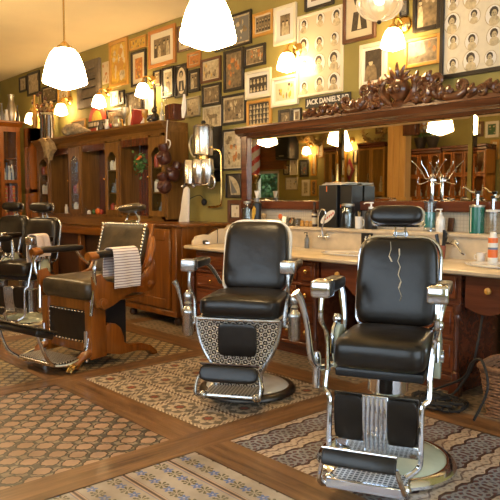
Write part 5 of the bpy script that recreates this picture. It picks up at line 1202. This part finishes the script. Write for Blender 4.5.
p = on_wall(204, 202, YW - .05); t = thing('hand_bulb', 'black rubber squeeze bulb on a thin tube below the water heater', 'squeeze bulb', (p.x, YW - .05, p.z)); MB().ball((0, 0, 0), .035, (1, .9, 1.2)).build('bulb_body', 'rubber', t); MB().tube([(0, 0, .03), (-.05, -.03, .08), (-.16, -.08, .04), (-.24, -.1, .0)], .005, 6).build('thin_tube', 'rubber', t)
# white pointed paper or cloth
m = MB(); pts = [(0, 0), (.17, 0), (.185, .37), (.15, .40), (.10, .375), (.05, .2), (.045, .15)]
X = on_wall(178.5, 219, 4.36).x + .02; m.prism(pts, 0, .03, 'xz', .004); o = m.build('folded_cape', 'white'); o.location = (X - .02, 4.36, SZ + .001); tag(o, 'white folded cape standing slanted on the sideboard below the water heater', 'cloth')
# boxing gloves hanging on the side of the hutch
p = on_wall(172, 150, 4.3); t = thing('boxing_gloves', 'worn brown leather gloves hanging by a white cord on the hutch side', 'gloves', (HX1 + .13, 4.36, 1.72))
gx = 0
for i, (dx, dy, dz, a) in enumerate(((0, -.06, .07, 20), (.02, .05, -.12, -15), (-.01, -.05, -.26, 30))):
    mm = Matrix.Translation((dx, dy, dz)) @ Matrix.Rotation(R(a), 4, 'X')
    MB(mm).pillow((0, 0, 0), (.06, .085, .085), .8, .7, 20, 12).pillow((.03, -.07, .035), (.03, .05, .03), .9, .9, 14, 8).lathe([(.05, .07), (.06, .1), (.055, .15), (.04, .15)], (0, .03, 0), 14).build('glove', 'glove', t)
MB().tube([(0, -.03, .15), (.0, -.02, .35), (-.005, 0, .53)], .006, 6).tube([(0, -.03, .15), (.03, .0, .20), (.02, .01, .26), (-.01, -.02, .28)], .008, 6).build('cord', 'white', t)
# hanging plant pot in the right open bay
p = on_wall(138, 163, 4.33); t = thing('hanging_plant', 'small dark green plant with red blossoms hanging in the right open bay', 'plant', (p.x, 4.36, p.z)); m = MB(); rg = random.Random(2)
for k in range(120):
    c = Vector((rg.gauss(0, .055), rg.gauss(0, .03), rg.gauss(0, .05))); u = Vector((rg.gauss(0, 1), rg.gauss(0, 1), rg.gauss(0, 1))).normalized() * .03; v = u.orthogonal().normalized() * .014; m.poly([c - u, c + v, c + u, c - v])
m.build('leaves', 'leaf', t); m = MB()
for k in range(6): m.ball((rg.gauss(.03, .03), -.03, .05 + rg.gauss(0, .03)), .016)
m.build('blossoms', 'orange_paint', t); MB().tube([(0, 0, .05), (0, 0, .2), (0, .0, HZ1 - .13 - p.z)], .004, 6, 1).build('cord', 'black', t)
# things in the hutch bays and door shelves
kinds = [('bottle', 'glass_jar', 'clear bottle'), ('bottle', 'p_orange', 'amber bottle'), ('jar', 'ceramic', 'white jar'), ('bottle', 'p_blue', 'blue bottle'), ('jar', 'p_red', 'red jar'), ('bottle', 'white', 'white bottle')]
dn = {0: 'first', 2: 'second', 4: 'third', 6: 'fourth'}; rg = random.Random(11)
for i in (0, 2, 4, 6):
    a, b = edges[i] + .045, edges[i + 1] - .045
    for j, z in enumerate((HZ0 + .131, 1.396, 1.696)):
        n = 3 if b - a > .14 else 2
        for k in range(n):
            kd, mt, lb = kinds[(i + j * 2 + k * 3) % 6]; x = a + (b - a) * (k + .5) / n; h = rg.uniform(.14, .22); r = min(.034, (b - a) / n * .4)
            pr_ = [(r, 0), (r, h * .6), (.011, h * .75), (.011, h)] if kd == 'bottle' else [(r, 0), (r * 1.1, h * .3), (r * 1.05, h * .7), (r * .6, h * .75), (r * .6, h * .82), (0, h * .84)]
            tag(MB().lathe(pr_, (x, 4.43, z), 12).build('shelf_' + kd, mt), '%s behind the %s arched hutch door from the left, %s shelf, %s' % (lb, dn[i], ['bottom', 'middle', 'top'][j], ['left', 'middle' if n == 3 else 'right', 'right'][k]), kd)
z = HZ0 + .131
for px, w_, h_, mt, lb, nm in ((85, 4, 9, 'glass_jar', 'small clear bottle in the middle bay, left corner', 'bottle'), (88.5, 4, 4, 'white', 'low white pot beside the clear bottle in the middle bay', 'pot'), (93.5, 5, 5, 'p_green', 'green lump of cloth in the middle bay', 'cloth'), (97.5, 6, 6, 'orange_paint', 'orange-red bundle in the middle bay, right part', 'cloth'), (101, 4, 5, 'p_red', 'small red bundle at the right end of the middle bay', 'cloth'), (92, 4, 7, 'p_grey', 'grey pot standing behind the green cloth in the middle bay', 'pot'), (66, 3.5, 9, 'white', 'small white jar in the leftmost open bay', 'jar')):
    X = spot(px, 215, 4.42, 0); r = size_at(X, 4.42, w_) / 2; h = size_at(X, 4.42, h_)
    yy = 4.52 if 'behind' in lb else 4.43
    if nm == 'cloth': o = MB().pillow((X, yy, z + h / 2 + .001), (r, r * .8, h / 2), .8, .8, 16, 8).build('folded_cloth', mt)
    else: o = MB().lathe([(r, 0), (r, h * .7), (r * .6, h * .8), (r * .6, h), (0, h)], (X, yy, z), 14).build('small_' + nm, mt)
    tag(o, lb, nm)
# ------------------------------------------------------------------ on top of the hutch
TZ = HZ1 + .121; YT = 4.42
X = spot(46.5, 120, 4.45, 0)
t = thing('chrome_urn', 'wide polished chrome cylinder urn at left end of the hutch top', 'urn', (X, 4.5, TZ)); r = size_at(X, 4.5, 17) / 2; h = size_at(X, 4.5, 27)
MB().lathe([(r * .95, 0), (r, .02), (r, h * .9), (r * 1.03, h * .92), (r * .9, h), (0, h * 1.01)], seg=36).build('urn_body', 'chrome', t)
for k in range(5): MB().tube([(r * 1.02 * math.cos(R(200 + k * 35)), r * 1.02 * math.sin(R(200 + k * 35)), .02), (r * 1.02 * math.cos(R(200 + k * 35)), r * 1.02 * math.sin(R(200 + k * 35)), h * .9)], .012, 6, 1).build('vertical_rib', 'darkmetal', t)
# dried winged skin hanging over the hutch corner
p = on_wall(42, 146, 4.2); t = thing('dried_ray', 'tan dried ray with spread wings hanging over the hutch left corner', 'ornament', (p.x, 4.29, p.z))
s_ = size_at(p.x, 4.2, 1)
MB().prism([(-18 * s_, 8 * s_), (-8 * s_, 9 * s_), (0, 5 * s_), (6 * s_, 8 * s_), (16 * s_, -4 * s_), (8 * s_, -8 * s_), (4 * s_, -14 * s_), (-1 * s_, -9 * s_), (-6 * s_, -11 * s_), (-7 * s_, -3 * s_), (-12 * s_, 3 * s_)], -.03, .04, 'xz', .008).build('wings', 'dried', t)
MB().pillow((2 * s_, -.03, -2 * s_), (5 * s_, .04, 7 * s_), .8, .8, 18, 10).tube([(3 * s_, -.02, -9 * s_), (5 * s_, -.02, -14 * s_), (4 * s_, -.02, -18 * s_)], [.03, .015, .006]).build('body', 'dried', t)
# sleeping stuffed animal
p = on_wall(81, 136, YT); t = thing('stuffed_animal', 'grey-brown furry stuffed animal lying asleep along the hutch top', 'stuffed animal', (p.x, 4.37, TZ)); s_ = size_at(p.x, YT, 1.22)
MB().pillow((-6 * s_, 0, 4.8 * s_), (10 * s_, .1, 5 * s_), .9, .9, 24, 12).pillow((-15 * s_, -.02, 4 * s_), (5 * s_, .09, 4 * s_), .9, .9, 18, 10).pillow((7 * s_, -.02, 2.8 * s_), (8 * s_, .06, 3 * s_), .9, .9, 18, 10).tube([(12 * s_, -.03, 2.4 * s_), (18 * s_, -.03, 1.8 * s_), (23 * s_, -.02, 1.2 * s_)], [.035, .028, .014]).tube([(-12 * s_, -.08, 3 * s_), (-8 * s_, -.11, 1.5 * s_), (-4 * s_, -.11, 1.2 * s_)], [.04, .035, .03]).build('body', 'fur', t)
for dx in (-17, -13.5): MB().ball((dx * s_, -.03, 8 * s_), .03, (1, .6, 1)).build('ear', 'fur', t)
MB().ball((-20 * s_, -.06, 4 * s_), .018).build('nose', 'black', t)
def vase(px, w_, h_, mat, lb, prof, name, cat, Y=YT, seg=18, z=TZ):
    w_, h_ = w_ * 1.15, h_ * 1.25
    X = spot(px, 125, Y, 0); r = size_at(X, Y, w_) / 2; h = size_at(X, Y, h_)
    return tag(MB().lathe([(a * r, b * h) for a, b in prof], (X, Y, z), seg).build(name, mat), lb, cat)
FL = [(.6, 0), (.9, .08), (1, .3), (.7, .5), (.3, .65), (.25, .9), (.4, 1), (.3, 1)]; CUP = [(.5, 0), (.55, .03), (.2, .1), (.15, .4), (.7, .55), (.95, .8), (1, 1), (.9, 1)]; JUG = [(.7, 0), (1, .2), (1, .5), (.6, .75), (.6, .85), (.75, 1), (.6, 1)]
vase(107, 4, 9, 'ceramic', 'small white cup left of the ornaments on the hutch top', JUG, 'cup', 'cup'); vase(111.5, 5, 5, 'red_paint', 'low red pot beside the small white cup on the hutch top', CUP, 'pot', 'pot')
vase(117, 9, 10, 'f_silver', 'rounded silver jug on the hutch top under the dark-framed picture', JUG, 'silver_jug', 'jug'); vase(125, 7, 16, 'f_silver', 'tall silver goblet right of the rounded jug on the hutch top', CUP, 'goblet', 'goblet')
vase(130.5, 5, 17, 'cream', 'slim pale vase on the hutch top, left of the leaning book', FL, 'vase', 'vase'); vase(141, 8, 13, 'ceramic', 'pale pot-bellied jug under the bright sconce on the hutch top', JUG, 'jug', 'jug', 4.5)
vase(145, 6, 12, 'f_gold', 'golden cup just left of the dark figurine', CUP, 'goblet', 'goblet'); vase(165.5, 8.5, 24, 'glass_jar', 'clear glass decanter with long neck right of the figurine', FL, 'decanter', 'decanter'); vase(149, 4, 9, 'ceramic', 'little white vase right behind the golden cup', FL, 'vase', 'vase', 4.52)
vase(160, 5, 11, 'glass_jar', 'small clear bottle between figurine and decanter', FL, 'bottle', 'bottle')
vase(101, 6, 8, 'darkmetal', 'dark metal pot to the right of the round-topped sign', JUG, 'pot', 'pot')
X = spot(136, 122, YT, 0); tag(MB(Matrix.Translation((X, YT, TZ + .01)) @ Matrix.Rotation(R(18), 4, 'Y')).box(-.022, .022, -.07, .07, 0, .20, .003).build('book', 'p_red'), 'dark red book leaning between vase and jug on the hutch top', 'book')
for i, (px, w_, h_, mt, lb, pf, nm) in enumerate((
 (98.5, 4, 7, 'ceramic', 'tiny white vase left of the dark metal pot', FL, 'vase'), (104, 3.5, 8, 'f_silver', 'small silver cup between dark metal pot and white cup', CUP, 'goblet'),
 (114, 4, 11, 'glass_jar', 'clear narrow bottle left of the rounded silver jug', FL, 'bottle'), (121.5, 4, 9, 'f_gold', 'small golden jug between silver jug and tall goblet', JUG, 'jug'),
 (134, 4, 12, 'f_gold', 'thin golden vase left of the leaning red book', FL, 'vase'), (152, 3.5, 8, 'white', 'small white pot just left of the dark figurine', JUG, 'pot'),
 (162, 4, 15, 'ceramic', 'white slender vase behind the clear decanter', FL, 'vase'), (169, 3.2, 9, 'f_silver', 'little silver cup left of the red-brown box', CUP, 'goblet'))):
    vase(px, w_, h_, mt, lb, pf, nm, nm, 4.58 if i % 2 else 4.40)
# dried flower bunch near the far-left corner
p = on_wall(44, 118, 4.6); t = thing('dried_bouquet', 'big bunch of brown dried flowers left of the left pendant lamp', 'dried flowers', (p.x, 4.60, TZ)); m = MB(); rg = random.Random(6); m.use('dried')
MB().lathe([(.05, 0), (.08, .1), (.05, .25), (.07, .3), (.05, .3)], seg=16).build('vase', 'darkmetal', t)
for k in range(46):
    x, y, z = max(-.35, rg.gauss(0, .17)), rg.uniform(-.07, .05), .45 + abs(rg.gauss(0, .14)); m.use('dried').tube([(0, 0, .25), (x * .4, y * .5, z * .6), (x, y, z)], .005, 5, 3); m.use(rg.choice(['dried', 'dried', 'f_brown', 'p_orange'])).ball((x, y, z), .028, seg=6)
m.build('dried_stems', None, t)
# figurine
X = spot(155, 118, YT, 0); t = thing('figurine', 'dark squat bear-like figurine under the sconce on the hutch top', 'figurine', (X, YT, TZ)); s_ = size_at(X, YT, 1)
MB().pillow((0, 0, 5 * s_), (4.2 * s_, .05, 5.2 * s_), .9, .9, 18, 10).ball((0, -.01, 12.5 * s_), 3 * s_).tube([(-3 * s_, -.02, 8 * s_), (-5.5 * s_, -.05, 5 * s_), (-3 * s_, -.07, 3 * s_)], .02).tube([(3 * s_, -.02, 8 * s_), (5.5 * s_, -.05, 5 * s_), (3 * s_, -.07, 3 * s_)], .02).ball((-2.3 * s_, 0, 15.3 * s_), 1.1 * s_).ball((2.3 * s_, 0, 15.3 * s_), 1.1 * s_).ball((-2.6 * s_, -.05, 1.4 * s_), 1.8 * s_).ball((2.6 * s_, -.05, 1.4 * s_), 1.8 * s_).build('figure', 'darkmetal', t)
X0_, X1_ = spot(170.5, 120, YT, 0), spot(179.5, 120, YT, 0)
tag(MB().box(X0_, X1_, YT - .08, YT + .08, TZ, TZ + size_at(X0_, YT, 15), .005).build('wooden_box', 'mahogany'), 'dark red-brown upright box at right end of the hutch top', 'box')
X = spot(184, 120, YT, 0); tag(MB().tube([(X - .02, YT, TZ + .01), (X + .0, YT, TZ + .12), (X + .035, YT - .02, TZ + .27)], [.012, .03, .01], 8, 5, flat=.4).build('horn', 'ceramic'), 'curved pale horn beside the red-brown upright box', 'horn')
# ornaments on the tall far-left cabinet
yy = lambda px: yend(px, XC - .05); TZ2 = ZT - .05 + .0905
for i, (px, w_, h_, mt, lb, pf, nm) in enumerate(((3.5, 5, 14, 'ceramic', 'tall pale bottle at the left photo edge on top of the far cabinet', FL, 'bottle'), (7.5, 5, 18, 'p_grey', 'grey vase second from the left on top of the far cabinet', FL, 'vase'), (12, 4.5, 12, 'white', 'short white jug on top of the far cabinet', JUG, 'jug'), (17, 9, 27, 'f_silver', 'big silvery glass vessel on top of the far cabinet', JUG, 'vessel'), (23, 4, 17, 'darkmetal', 'dark slender vase right of the big silvery vessel', FL, 'vase'))):
    y = yy(px); d = -FW.x * -(XC) * 0 + Vector((XC, y, 0)).dot(FW); r = w_ / F * d / 2; h = h_ / F * d
    tag(MB().lathe([(a * r, b * h) for a, b in pf], (XC - .12, y, TZ2 + .0), 16).build(nm, mt), lb, nm)
for i, (px, w_, h_, mt, lb, pf, nm) in enumerate(((30, 5, 26, 'f_gold', 'tall golden urn over the corner cabinet', FL, 'urn'), (33.5, 5, 14, 'ceramic', 'white bottle over the corner cabinet beside the sconce', FL, 'bottle'))):
    if i == 0: o = vase(px, w_, h_, mt, lb, pf, nm, nm, 4.42, 16, 0); xm = sum(v.co.x for v in o.data.vertices) / len(o.data.vertices); o.location = (HX0 - .22 + (a_c + b_c) / 2 - xm, 0, ZT - .0795)
    else: vase(px + 4, w_, h_ * .7, mt, lb.replace('over the corner cabinet beside', 'on the hutch left end beside'), pf, nm, nm, 4.60, 16, TZ)
# ------------------------------------------------------------------ basket and cables at right
p = on_level(500, 400, 0); t = thing('wicker_basket', 'brown wicker basket on the floor under the counter at right edge', 'basket', (-1.68, 3.80, 0), R(8))
m = MB(); a, b = .26, .17
for k in range(15):
    z = .012 + k * .019; e = 1 + .012 * k; P = []
    for j in range(41):
        q = 2 * PI * j / 40; P.append((a * e * math.copysign(abs(math.cos(q)) ** .4, math.cos(q)), b * e * math.copysign(abs(math.sin(q)) ** .4, math.sin(q)), z + .004 * math.sin(j * PI / 2 + k * PI)))
    m.tube(P, .010, 6, 1)
m.build('woven_side', 'wicker', t)
m = MB().box(-a, a, -b, b, .004, .012); m.build('basket_floor', 'wicker', t)
P = [(a * 1.2 * math.copysign(abs(math.cos(2 * PI * j / 40)) ** .4, math.cos(2 * PI * j / 40)), b * 1.2 * math.copysign(abs(math.sin(2 * PI * j / 40)) ** .4, math.sin(2 * PI * j / 40)), .30) for j in range(41)]
MB().tube(P, .016, 8, 1).build('rim', 'wicker', t)
for k in range(6):
    rg = random.Random(40 + k); pts = []
    x, y = -2.2 + .05 * k, 3.72
    for j in range(12): 
        x = -2.42 + .40 * rg.random(); y = 3.42 + .34 * rg.random(); pts.append((x, y, .012 + .03 * rg.random()))
    if k == 0: pts = pts[:6] + [(-2.12, 3.80, .2), (-2.08, 3.81, .38), (-2.1, 3.9, .55)]
    if k == 1: pts = pts[:6] + [(-2.06, 3.6, .20), (-1.98, 3.56, .32), (-1.9, 3.54, .35), (-1.84, 3.50, .2), (-1.9, 3.46, .01)]
    tag(MB().tube(pts, .008, 6, 6).build('power_cable', 'rubber'), 'black cable in the tangle on the floor beside the wicker basket', 'cable', 'black cables beside the basket')
# ------------------------------------------------------------------ opposite side of the room, seen in the mirror
YB = YO
def mrect(xl, xr, yt, yb, Y):
    p, q, r = in_mirror(xl, yt, Y), in_mirror(xl, yb, Y), in_mirror(xr, (yt + yb) / 2, Y); return min(p.x, r.x), max(p.x, r.x), q.z, p.z
def mpic(xl, xr, yt, yb, label, **k):
    a, b, c, d = mrect(xl, xr, yt, yb, YB); return picture(a, b, c, d, label + ', reflected in the mirror', Y=YB, flip=True, **k)
for i, (a, b, c, d, lb, k) in enumerate([
 (284, 290, 165, 175, 'little dark-framed picture right of the side window', dict(fw=.03, bg_='p_light', art='blobs', arg=(5, S3))),
 (290.5, 298, 158.5, 175, 'pale sheet with a small drawing', dict(frame='f_white', fw=.01, bg_='paper', art='blobs', arg=(4, S3))),
 (300, 309, 160, 177, 'dark-framed colourful portrait with yellow cap', dict(fw=.05, bg_='p_grey', art='blobs', arg=(9, ['p_red', 'p_light', 'p_yellow', 'p_dark']))),
 (286, 298, 177.5, 190, 'square sheet with a drawing above the window sill line', dict(frame='f_silver', fw=.02, bg_='paper', art='blobs', arg=(8, ['p_blue', 'p_dark', 'p_light']))),
 (302.5, 310, 180, 196, 'white-framed print with dark centre', dict(frame='f_white', fw=.06, bg_='p_light', art='blobs', arg=(5, S3))),
 (292, 299, 136, 147, 'small gold-toned picture beside the loudspeaker', dict(frame='f_gold', fw=.04, bg_='p_mid', art='blobs', arg=(5, S3))),
 (293, 299, 150, 158, 'tiny brown picture beside the loudspeaker', dict(frame='f_brown', fw=.04, bg_='p_mid', art='blobs', arg=(5, S3))),
 (302, 309, 136, 143, 'small gold-framed picture above the reflected sconce', dict(frame='f_gold', fw=.04, bg_='p_light', art='blobs', arg=(5, S3))),
 (302.5, 309, 146, 158, 'white print next to the reflected sconce', dict(frame='f_gold', fw=.03, mount='white', mw=.03, bg_='p_light', art='blobs', arg=(5, S3))),
 (311.5, 317, 154, 176, 'narrow gold-framed print', dict(frame='f_gold', fw=.05, bg_='p_light', art='blobs', arg=(7, OR))),
 (311.5, 317, 180, 196, 'narrow dark print under the narrow gold-framed one', dict(frame='f_gold', fw=.04, bg_='p_mid', art='blobs', arg=(7, S3))),
 (486, 499, 122, 138, 'green print in pale frame above the right cabinet', dict(frame='f_white', fw=.05, bg_='p_green', art='blobs', arg=(7, ['p_light', 'p_green', 'p_blue']))),
 (491, 499.5, 140, 160, 'tall cream framed print at right edge', dict(frame='f_gold', fw=.04, bg_='cream', art='blobs', arg=(7, S3))),
 (353.5, 358, 150, 164, 'narrow dark picture between red diamond and golden cabinet', dict(frame='f_black', fw=.03, bg_='p_light', art='blobs', arg=(5, S3))),
 (376, 384, 126, 134, 'small dark picture high beside the pine post', dict(frame='f_brown', fw=.03, bg_='p_mid', art='blobs', arg=(5, S3))),
 (476, 484, 122, 137, 'brown-framed print left of the green print', dict(frame='f_brown', fw=.05, bg_='p_light', art='blobs', arg=(5, OR))),
 (318.5, 324, 140, 158, 'narrow cream print left of the golden cabinet', dict(frame='f_gold', fw=.03, bg_='p_light', art='blobs', arg=(5, S3))),
]): mpic(a, b, c, d, lb, seed=70 + i, **k)
def mthing(px, py, Y): return in_mirror(px, py, Y)
# loudspeaker
a, b, c, d = mrect(275, 289, 136, 160, YB + .35)
t = thing('loudspeaker', 'big black loudspeaker on the opposite wall, seen in the mirror', 'speaker', ((a + b) / 2, YB + .2, c)); W = (b - a) / 2
MB().box(-W, W, -.2, .15, 0, d - c, .02).build('cabinet', 'black', t); MB().box(-W * .9, W * .9, .15, .165, .05, d - c - .05, .01).build('grille', 'leather', t); MB().box(-.08, .08, .165, .17, .07, .1).build('badge', 'f_silver', t)
# striped barber pole
p = mthing(254.5, 175, YB + .25); q = mthing(254.5, 138, YB + .25)
t = thing('barber_pole', 'red and white striped barber pole seen in the mirror left edge', 'barber pole', (p.x, YB + .25, p.z)); h = q.z - p.z; r = .14
m = MB(); n = 40; sg = 24
for i in range(n):
    for k in range(sg):
        m.use('pole_red' if ((k / sg * 2 + i / n * 3.0) % 1) < .45 else 'white')
        z0_, z1_ = h * i / n, h * (i + 1) / n; a0, a1 = 2 * PI * k / sg, 2 * PI * (k + 1) / sg
        m.quad((r * math.cos(a0), r * math.sin(a0), z0_), (r * math.cos(a1), r * math.sin(a1), z0_), (r * math.cos(a1), r * math.sin(a1), z1_), (r * math.cos(a0), r * math.sin(a0), z1_))
m.build('striped_cylinder', None, t); MB().lathe([(.04, -.22), (.1, -.16), (r * 1.15, -.06), (r * 1.15, 0)], seg=20).build('lower_cap', 'brass', t); MB().lathe([(r * 1.15, h), (r * 1.15, h + .06), (.08, h + .14), (0, h + .16)], seg=20).build('upper_cap', 'brass', t)
MB().box(-.03, .03, -.252, -.08, h * .3, h * .3 + .05).build('wall_bracket', 'darkmetal', t)
# sconces on that side
for px, py, lb in ((306.5, 151, 'lit wall sconce on the opposite wall, reflected among small pictures'), (347.5, 147, 'lit wall sconce on the opposite wall, reflected above the red diamond')):
    p = mthing(px, py, YB + .16); sconce(p.x, p.z, lb, YB, -1)
# red diamond ornament
p = mthing(349, 170, YB + .03); s_ = (Vector((p.x, 2 * 4.66 - YB, 0)).dot(FW)) / F
t = thing('diamond_ornament', 'dark red diamond-shaped ornament on the opposite wall, seen in the mirror', 'ornament', (p.x, YB, p.z))
MB().prism([(0, -11.5 * s_), (6 * s_, 0), (0, 11.5 * s_), (-6 * s_, 0)], -.002, .03, 'xz', .006).build('diamond', 'diamond', t); MB().prism([(0, -6 * s_), (3 * s_, 0), (0, 6 * s_), (-3 * s_, 0)], .03, .038, 'xz').build('centre', 'p_light', t)
# garlands
for i, (xa, xb, yt, sag) in enumerate(((311, 326, 136, 7), (362, 386, 132, 13), (296, 312, 133, 6))):
    a, b, c, d = mrect(xa, xb, yt, yt + sag, YB + .08); m = MB(); rg = random.Random(i); P = []
    for k in range(13): u = k / 12; P.append((a + (b - a) * u, YB + .08, d - (d - c) * (1 - (2 * u - 1) ** 2)))
    m.tube(P, .02, 6, 1)
    for k in range(150):
        u = rg.random(); cc = Vector((a + (b - a) * u, YB + .09 + rg.gauss(0, .02), d - (d - c) * (1 - (2 * u - 1) ** 2) + rg.gauss(0, .05))); e = Vector((rg.gauss(0, 1), rg.gauss(0, .5), rg.gauss(0, 1))).normalized() * .06; v = e.orthogonal().normalized() * .025; m.poly([cc - e, cc + v, cc + e, cc - v])
    tag(m.build('dried_garland', 'garland'), ['dried golden garland left of the reflected pendant lamp', 'widest dried golden garland, reflected right of the pendant lamp', 'dried golden garland above the small reflected pictures'][i] + ', high on the opposite wall', 'garland')
# glazed cabinets opposite
def grid_cabinet(xl, xr, yt, Y, label, cols, rows, mat='honey', z0=.5, seed=0):
    a, b, c, d = mrect(xl, xr, yt, 200, Y); t = thing('glazed_cabinet', label, 'cabinet', ((a + b) / 2, Y, 0)); W = (b - a) / 2; D = .34; ins = random.Random(seed)
    m = MB().box(-W, W, -D, -D + .02, 0, d).box(-W, -W + .03, -D, 0, 0, d).box(W - .03, W, -D, 0, 0, d).box(-W, W, -D, 0, d - .04, d).box(-W, W, -D, 0, 0, z0)
    rh = (d - .06 - z0) / rows
    for r_ in range(1, rows): m.box(-W, W, -D, -.02, z0 + rh * r_ - .012, z0 + rh * r_ + .012)
    m.build('carcass', mat, t); MB().box(-W - .01, W + .01, -D, .05, d, d + .05, .01).box(-W - .005, W + .005, -D, .03, d - .05, d, .008).build('cornice', 'mahogany_x' if mat != 'pine' else 'pine', t)
    cw = 2 * W / cols
    for r_ in range(rows):
        for k in range(cols):
            x0, x1 = -W + cw * k + .006, -W + cw * (k + 1) - .006; zz0, zz1 = z0 + rh * r_ + .006, z0 + rh * (r_ + 1) - .006; f = .034
            dr = MB().box(x0, x0 + f, 0, .022, zz0, zz1, .003).box(x1 - f, x1, 0, .022, zz0, zz1, .003).box(x0 + f, x1 - f, 0, .022, zz0, zz0 + f, .003).box(x0 + f, x1 - f, 0, .022, zz1 - f, zz1, .003).build('door', mat, t)
            MB().box(x0 + f, x1 - f, .008, .011, zz0 + f, zz1 - f).build('glass_pane', 'glass', dr)
            m = MB(); m.use(ins.choice(['p_light', 'ceramic', 'p_mid', 'p_orange'])); 
            for q in range(2): xx = x0 + (x1 - x0) * (.35 + .3 * q); hh = (zz1 - zz0) * ins.uniform(.3, .6); tag(MB().lathe([(.04, 0), (.045, hh * .5), (.02, hh * .7), (.02, hh), (0, hh)], (t.location.x + xx, Y - .17, zz0 + (.0 if r_ == 0 else .007)), 10).build('cabinet_bottle', ins.choice(['p_light', 'ceramic', 'p_mid', 'white'])), 'pale bottle behind a small glass door of the cabinets reflected in the mirror', 'bottle', 'bottles in the reflected cabinets')
            m.b.free()
    return t
grid_cabinet(409, 441, 152, YB + .5, 'brown cabinet with small glass doors, reflected behind the chrome stand', 3, 4, seed=1)
grid_cabinet(443, 486, 149, YB + .5, 'taller brown cabinet with small glass doors, reflected left of the green dispenser', 4, 4, seed=2)
grid_cabinet(324.5, 337, 150, YB + .45, 'narrow golden glazed cabinet reflected behind the black box', 2, 2, mat='gold_wood', seed=3)
grid_cabinet(358.5, 385, 146, YB + .45, 'golden-brown glazed cabinet reflected above the black pump bottle', 2, 2, mat='gold_wood', seed=4)
a, b, c, d = mrect(388, 405, 118, 200, YB + .75)
t = thing('pine_post', 'broad pale pine post reflected in the middle mirror panel', 'post', ((a + b) / 2, YB + .75, .004)); W = (b - a) / 2
MB().box(-W, W * -.34, -.2, 0, 0, ZC - .005, .008).box(W * -.32, W * .33, -.2, 0, 0, ZC - .005, .008).box(W * .35, W, -.2, 0, 0, ZC - .005, .008).build('boards', 'pine', t)
MB().box(W - .0, W + .28, -.06, .1, 2.5, 2.85, .01).build('wall_box', 'mahogany', t)
# flower pots on the reflected cabinet
a, b, c, d = mrect(409, 441, 152, 200, YB + .5)
for px, lb, cc in ((420, 'bunch of yellow and red dried flowers on the reflected cabinet, left', ['p_yellow', 'orange_paint', 'dried']), (432, 'bunch of red and purple dried flowers on the reflected cabinet, right', ['p_red', 'p_blue', 'white'])):
    p = mthing(px, 145, YB + .35); t = thing('flower_pot', lb, 'flowers', (p.x, YB + .33, d + .0505)); MB().lathe([(.07, 0), (.13, .2), (.14, .22), (.12, .22), (.06, .02)], seg=18).build('pot', 'p_dark', t); m = MB(); rg = random.Random(px)
    for k in range(70): m.use(rg.choice(cc)).ball((rg.gauss(0, .08), rg.gauss(0, .05), .33 + abs(rg.gauss(0, .1))), .035, seg=6)
    m.build('blossoms', None, t); m = MB()
    for k in range(14): x = rg.gauss(0, .1); m.tube([(0, 0, .15), (x, 0, .36)], .006, 5, 1)
    m.build('stems', 'leaf', t)
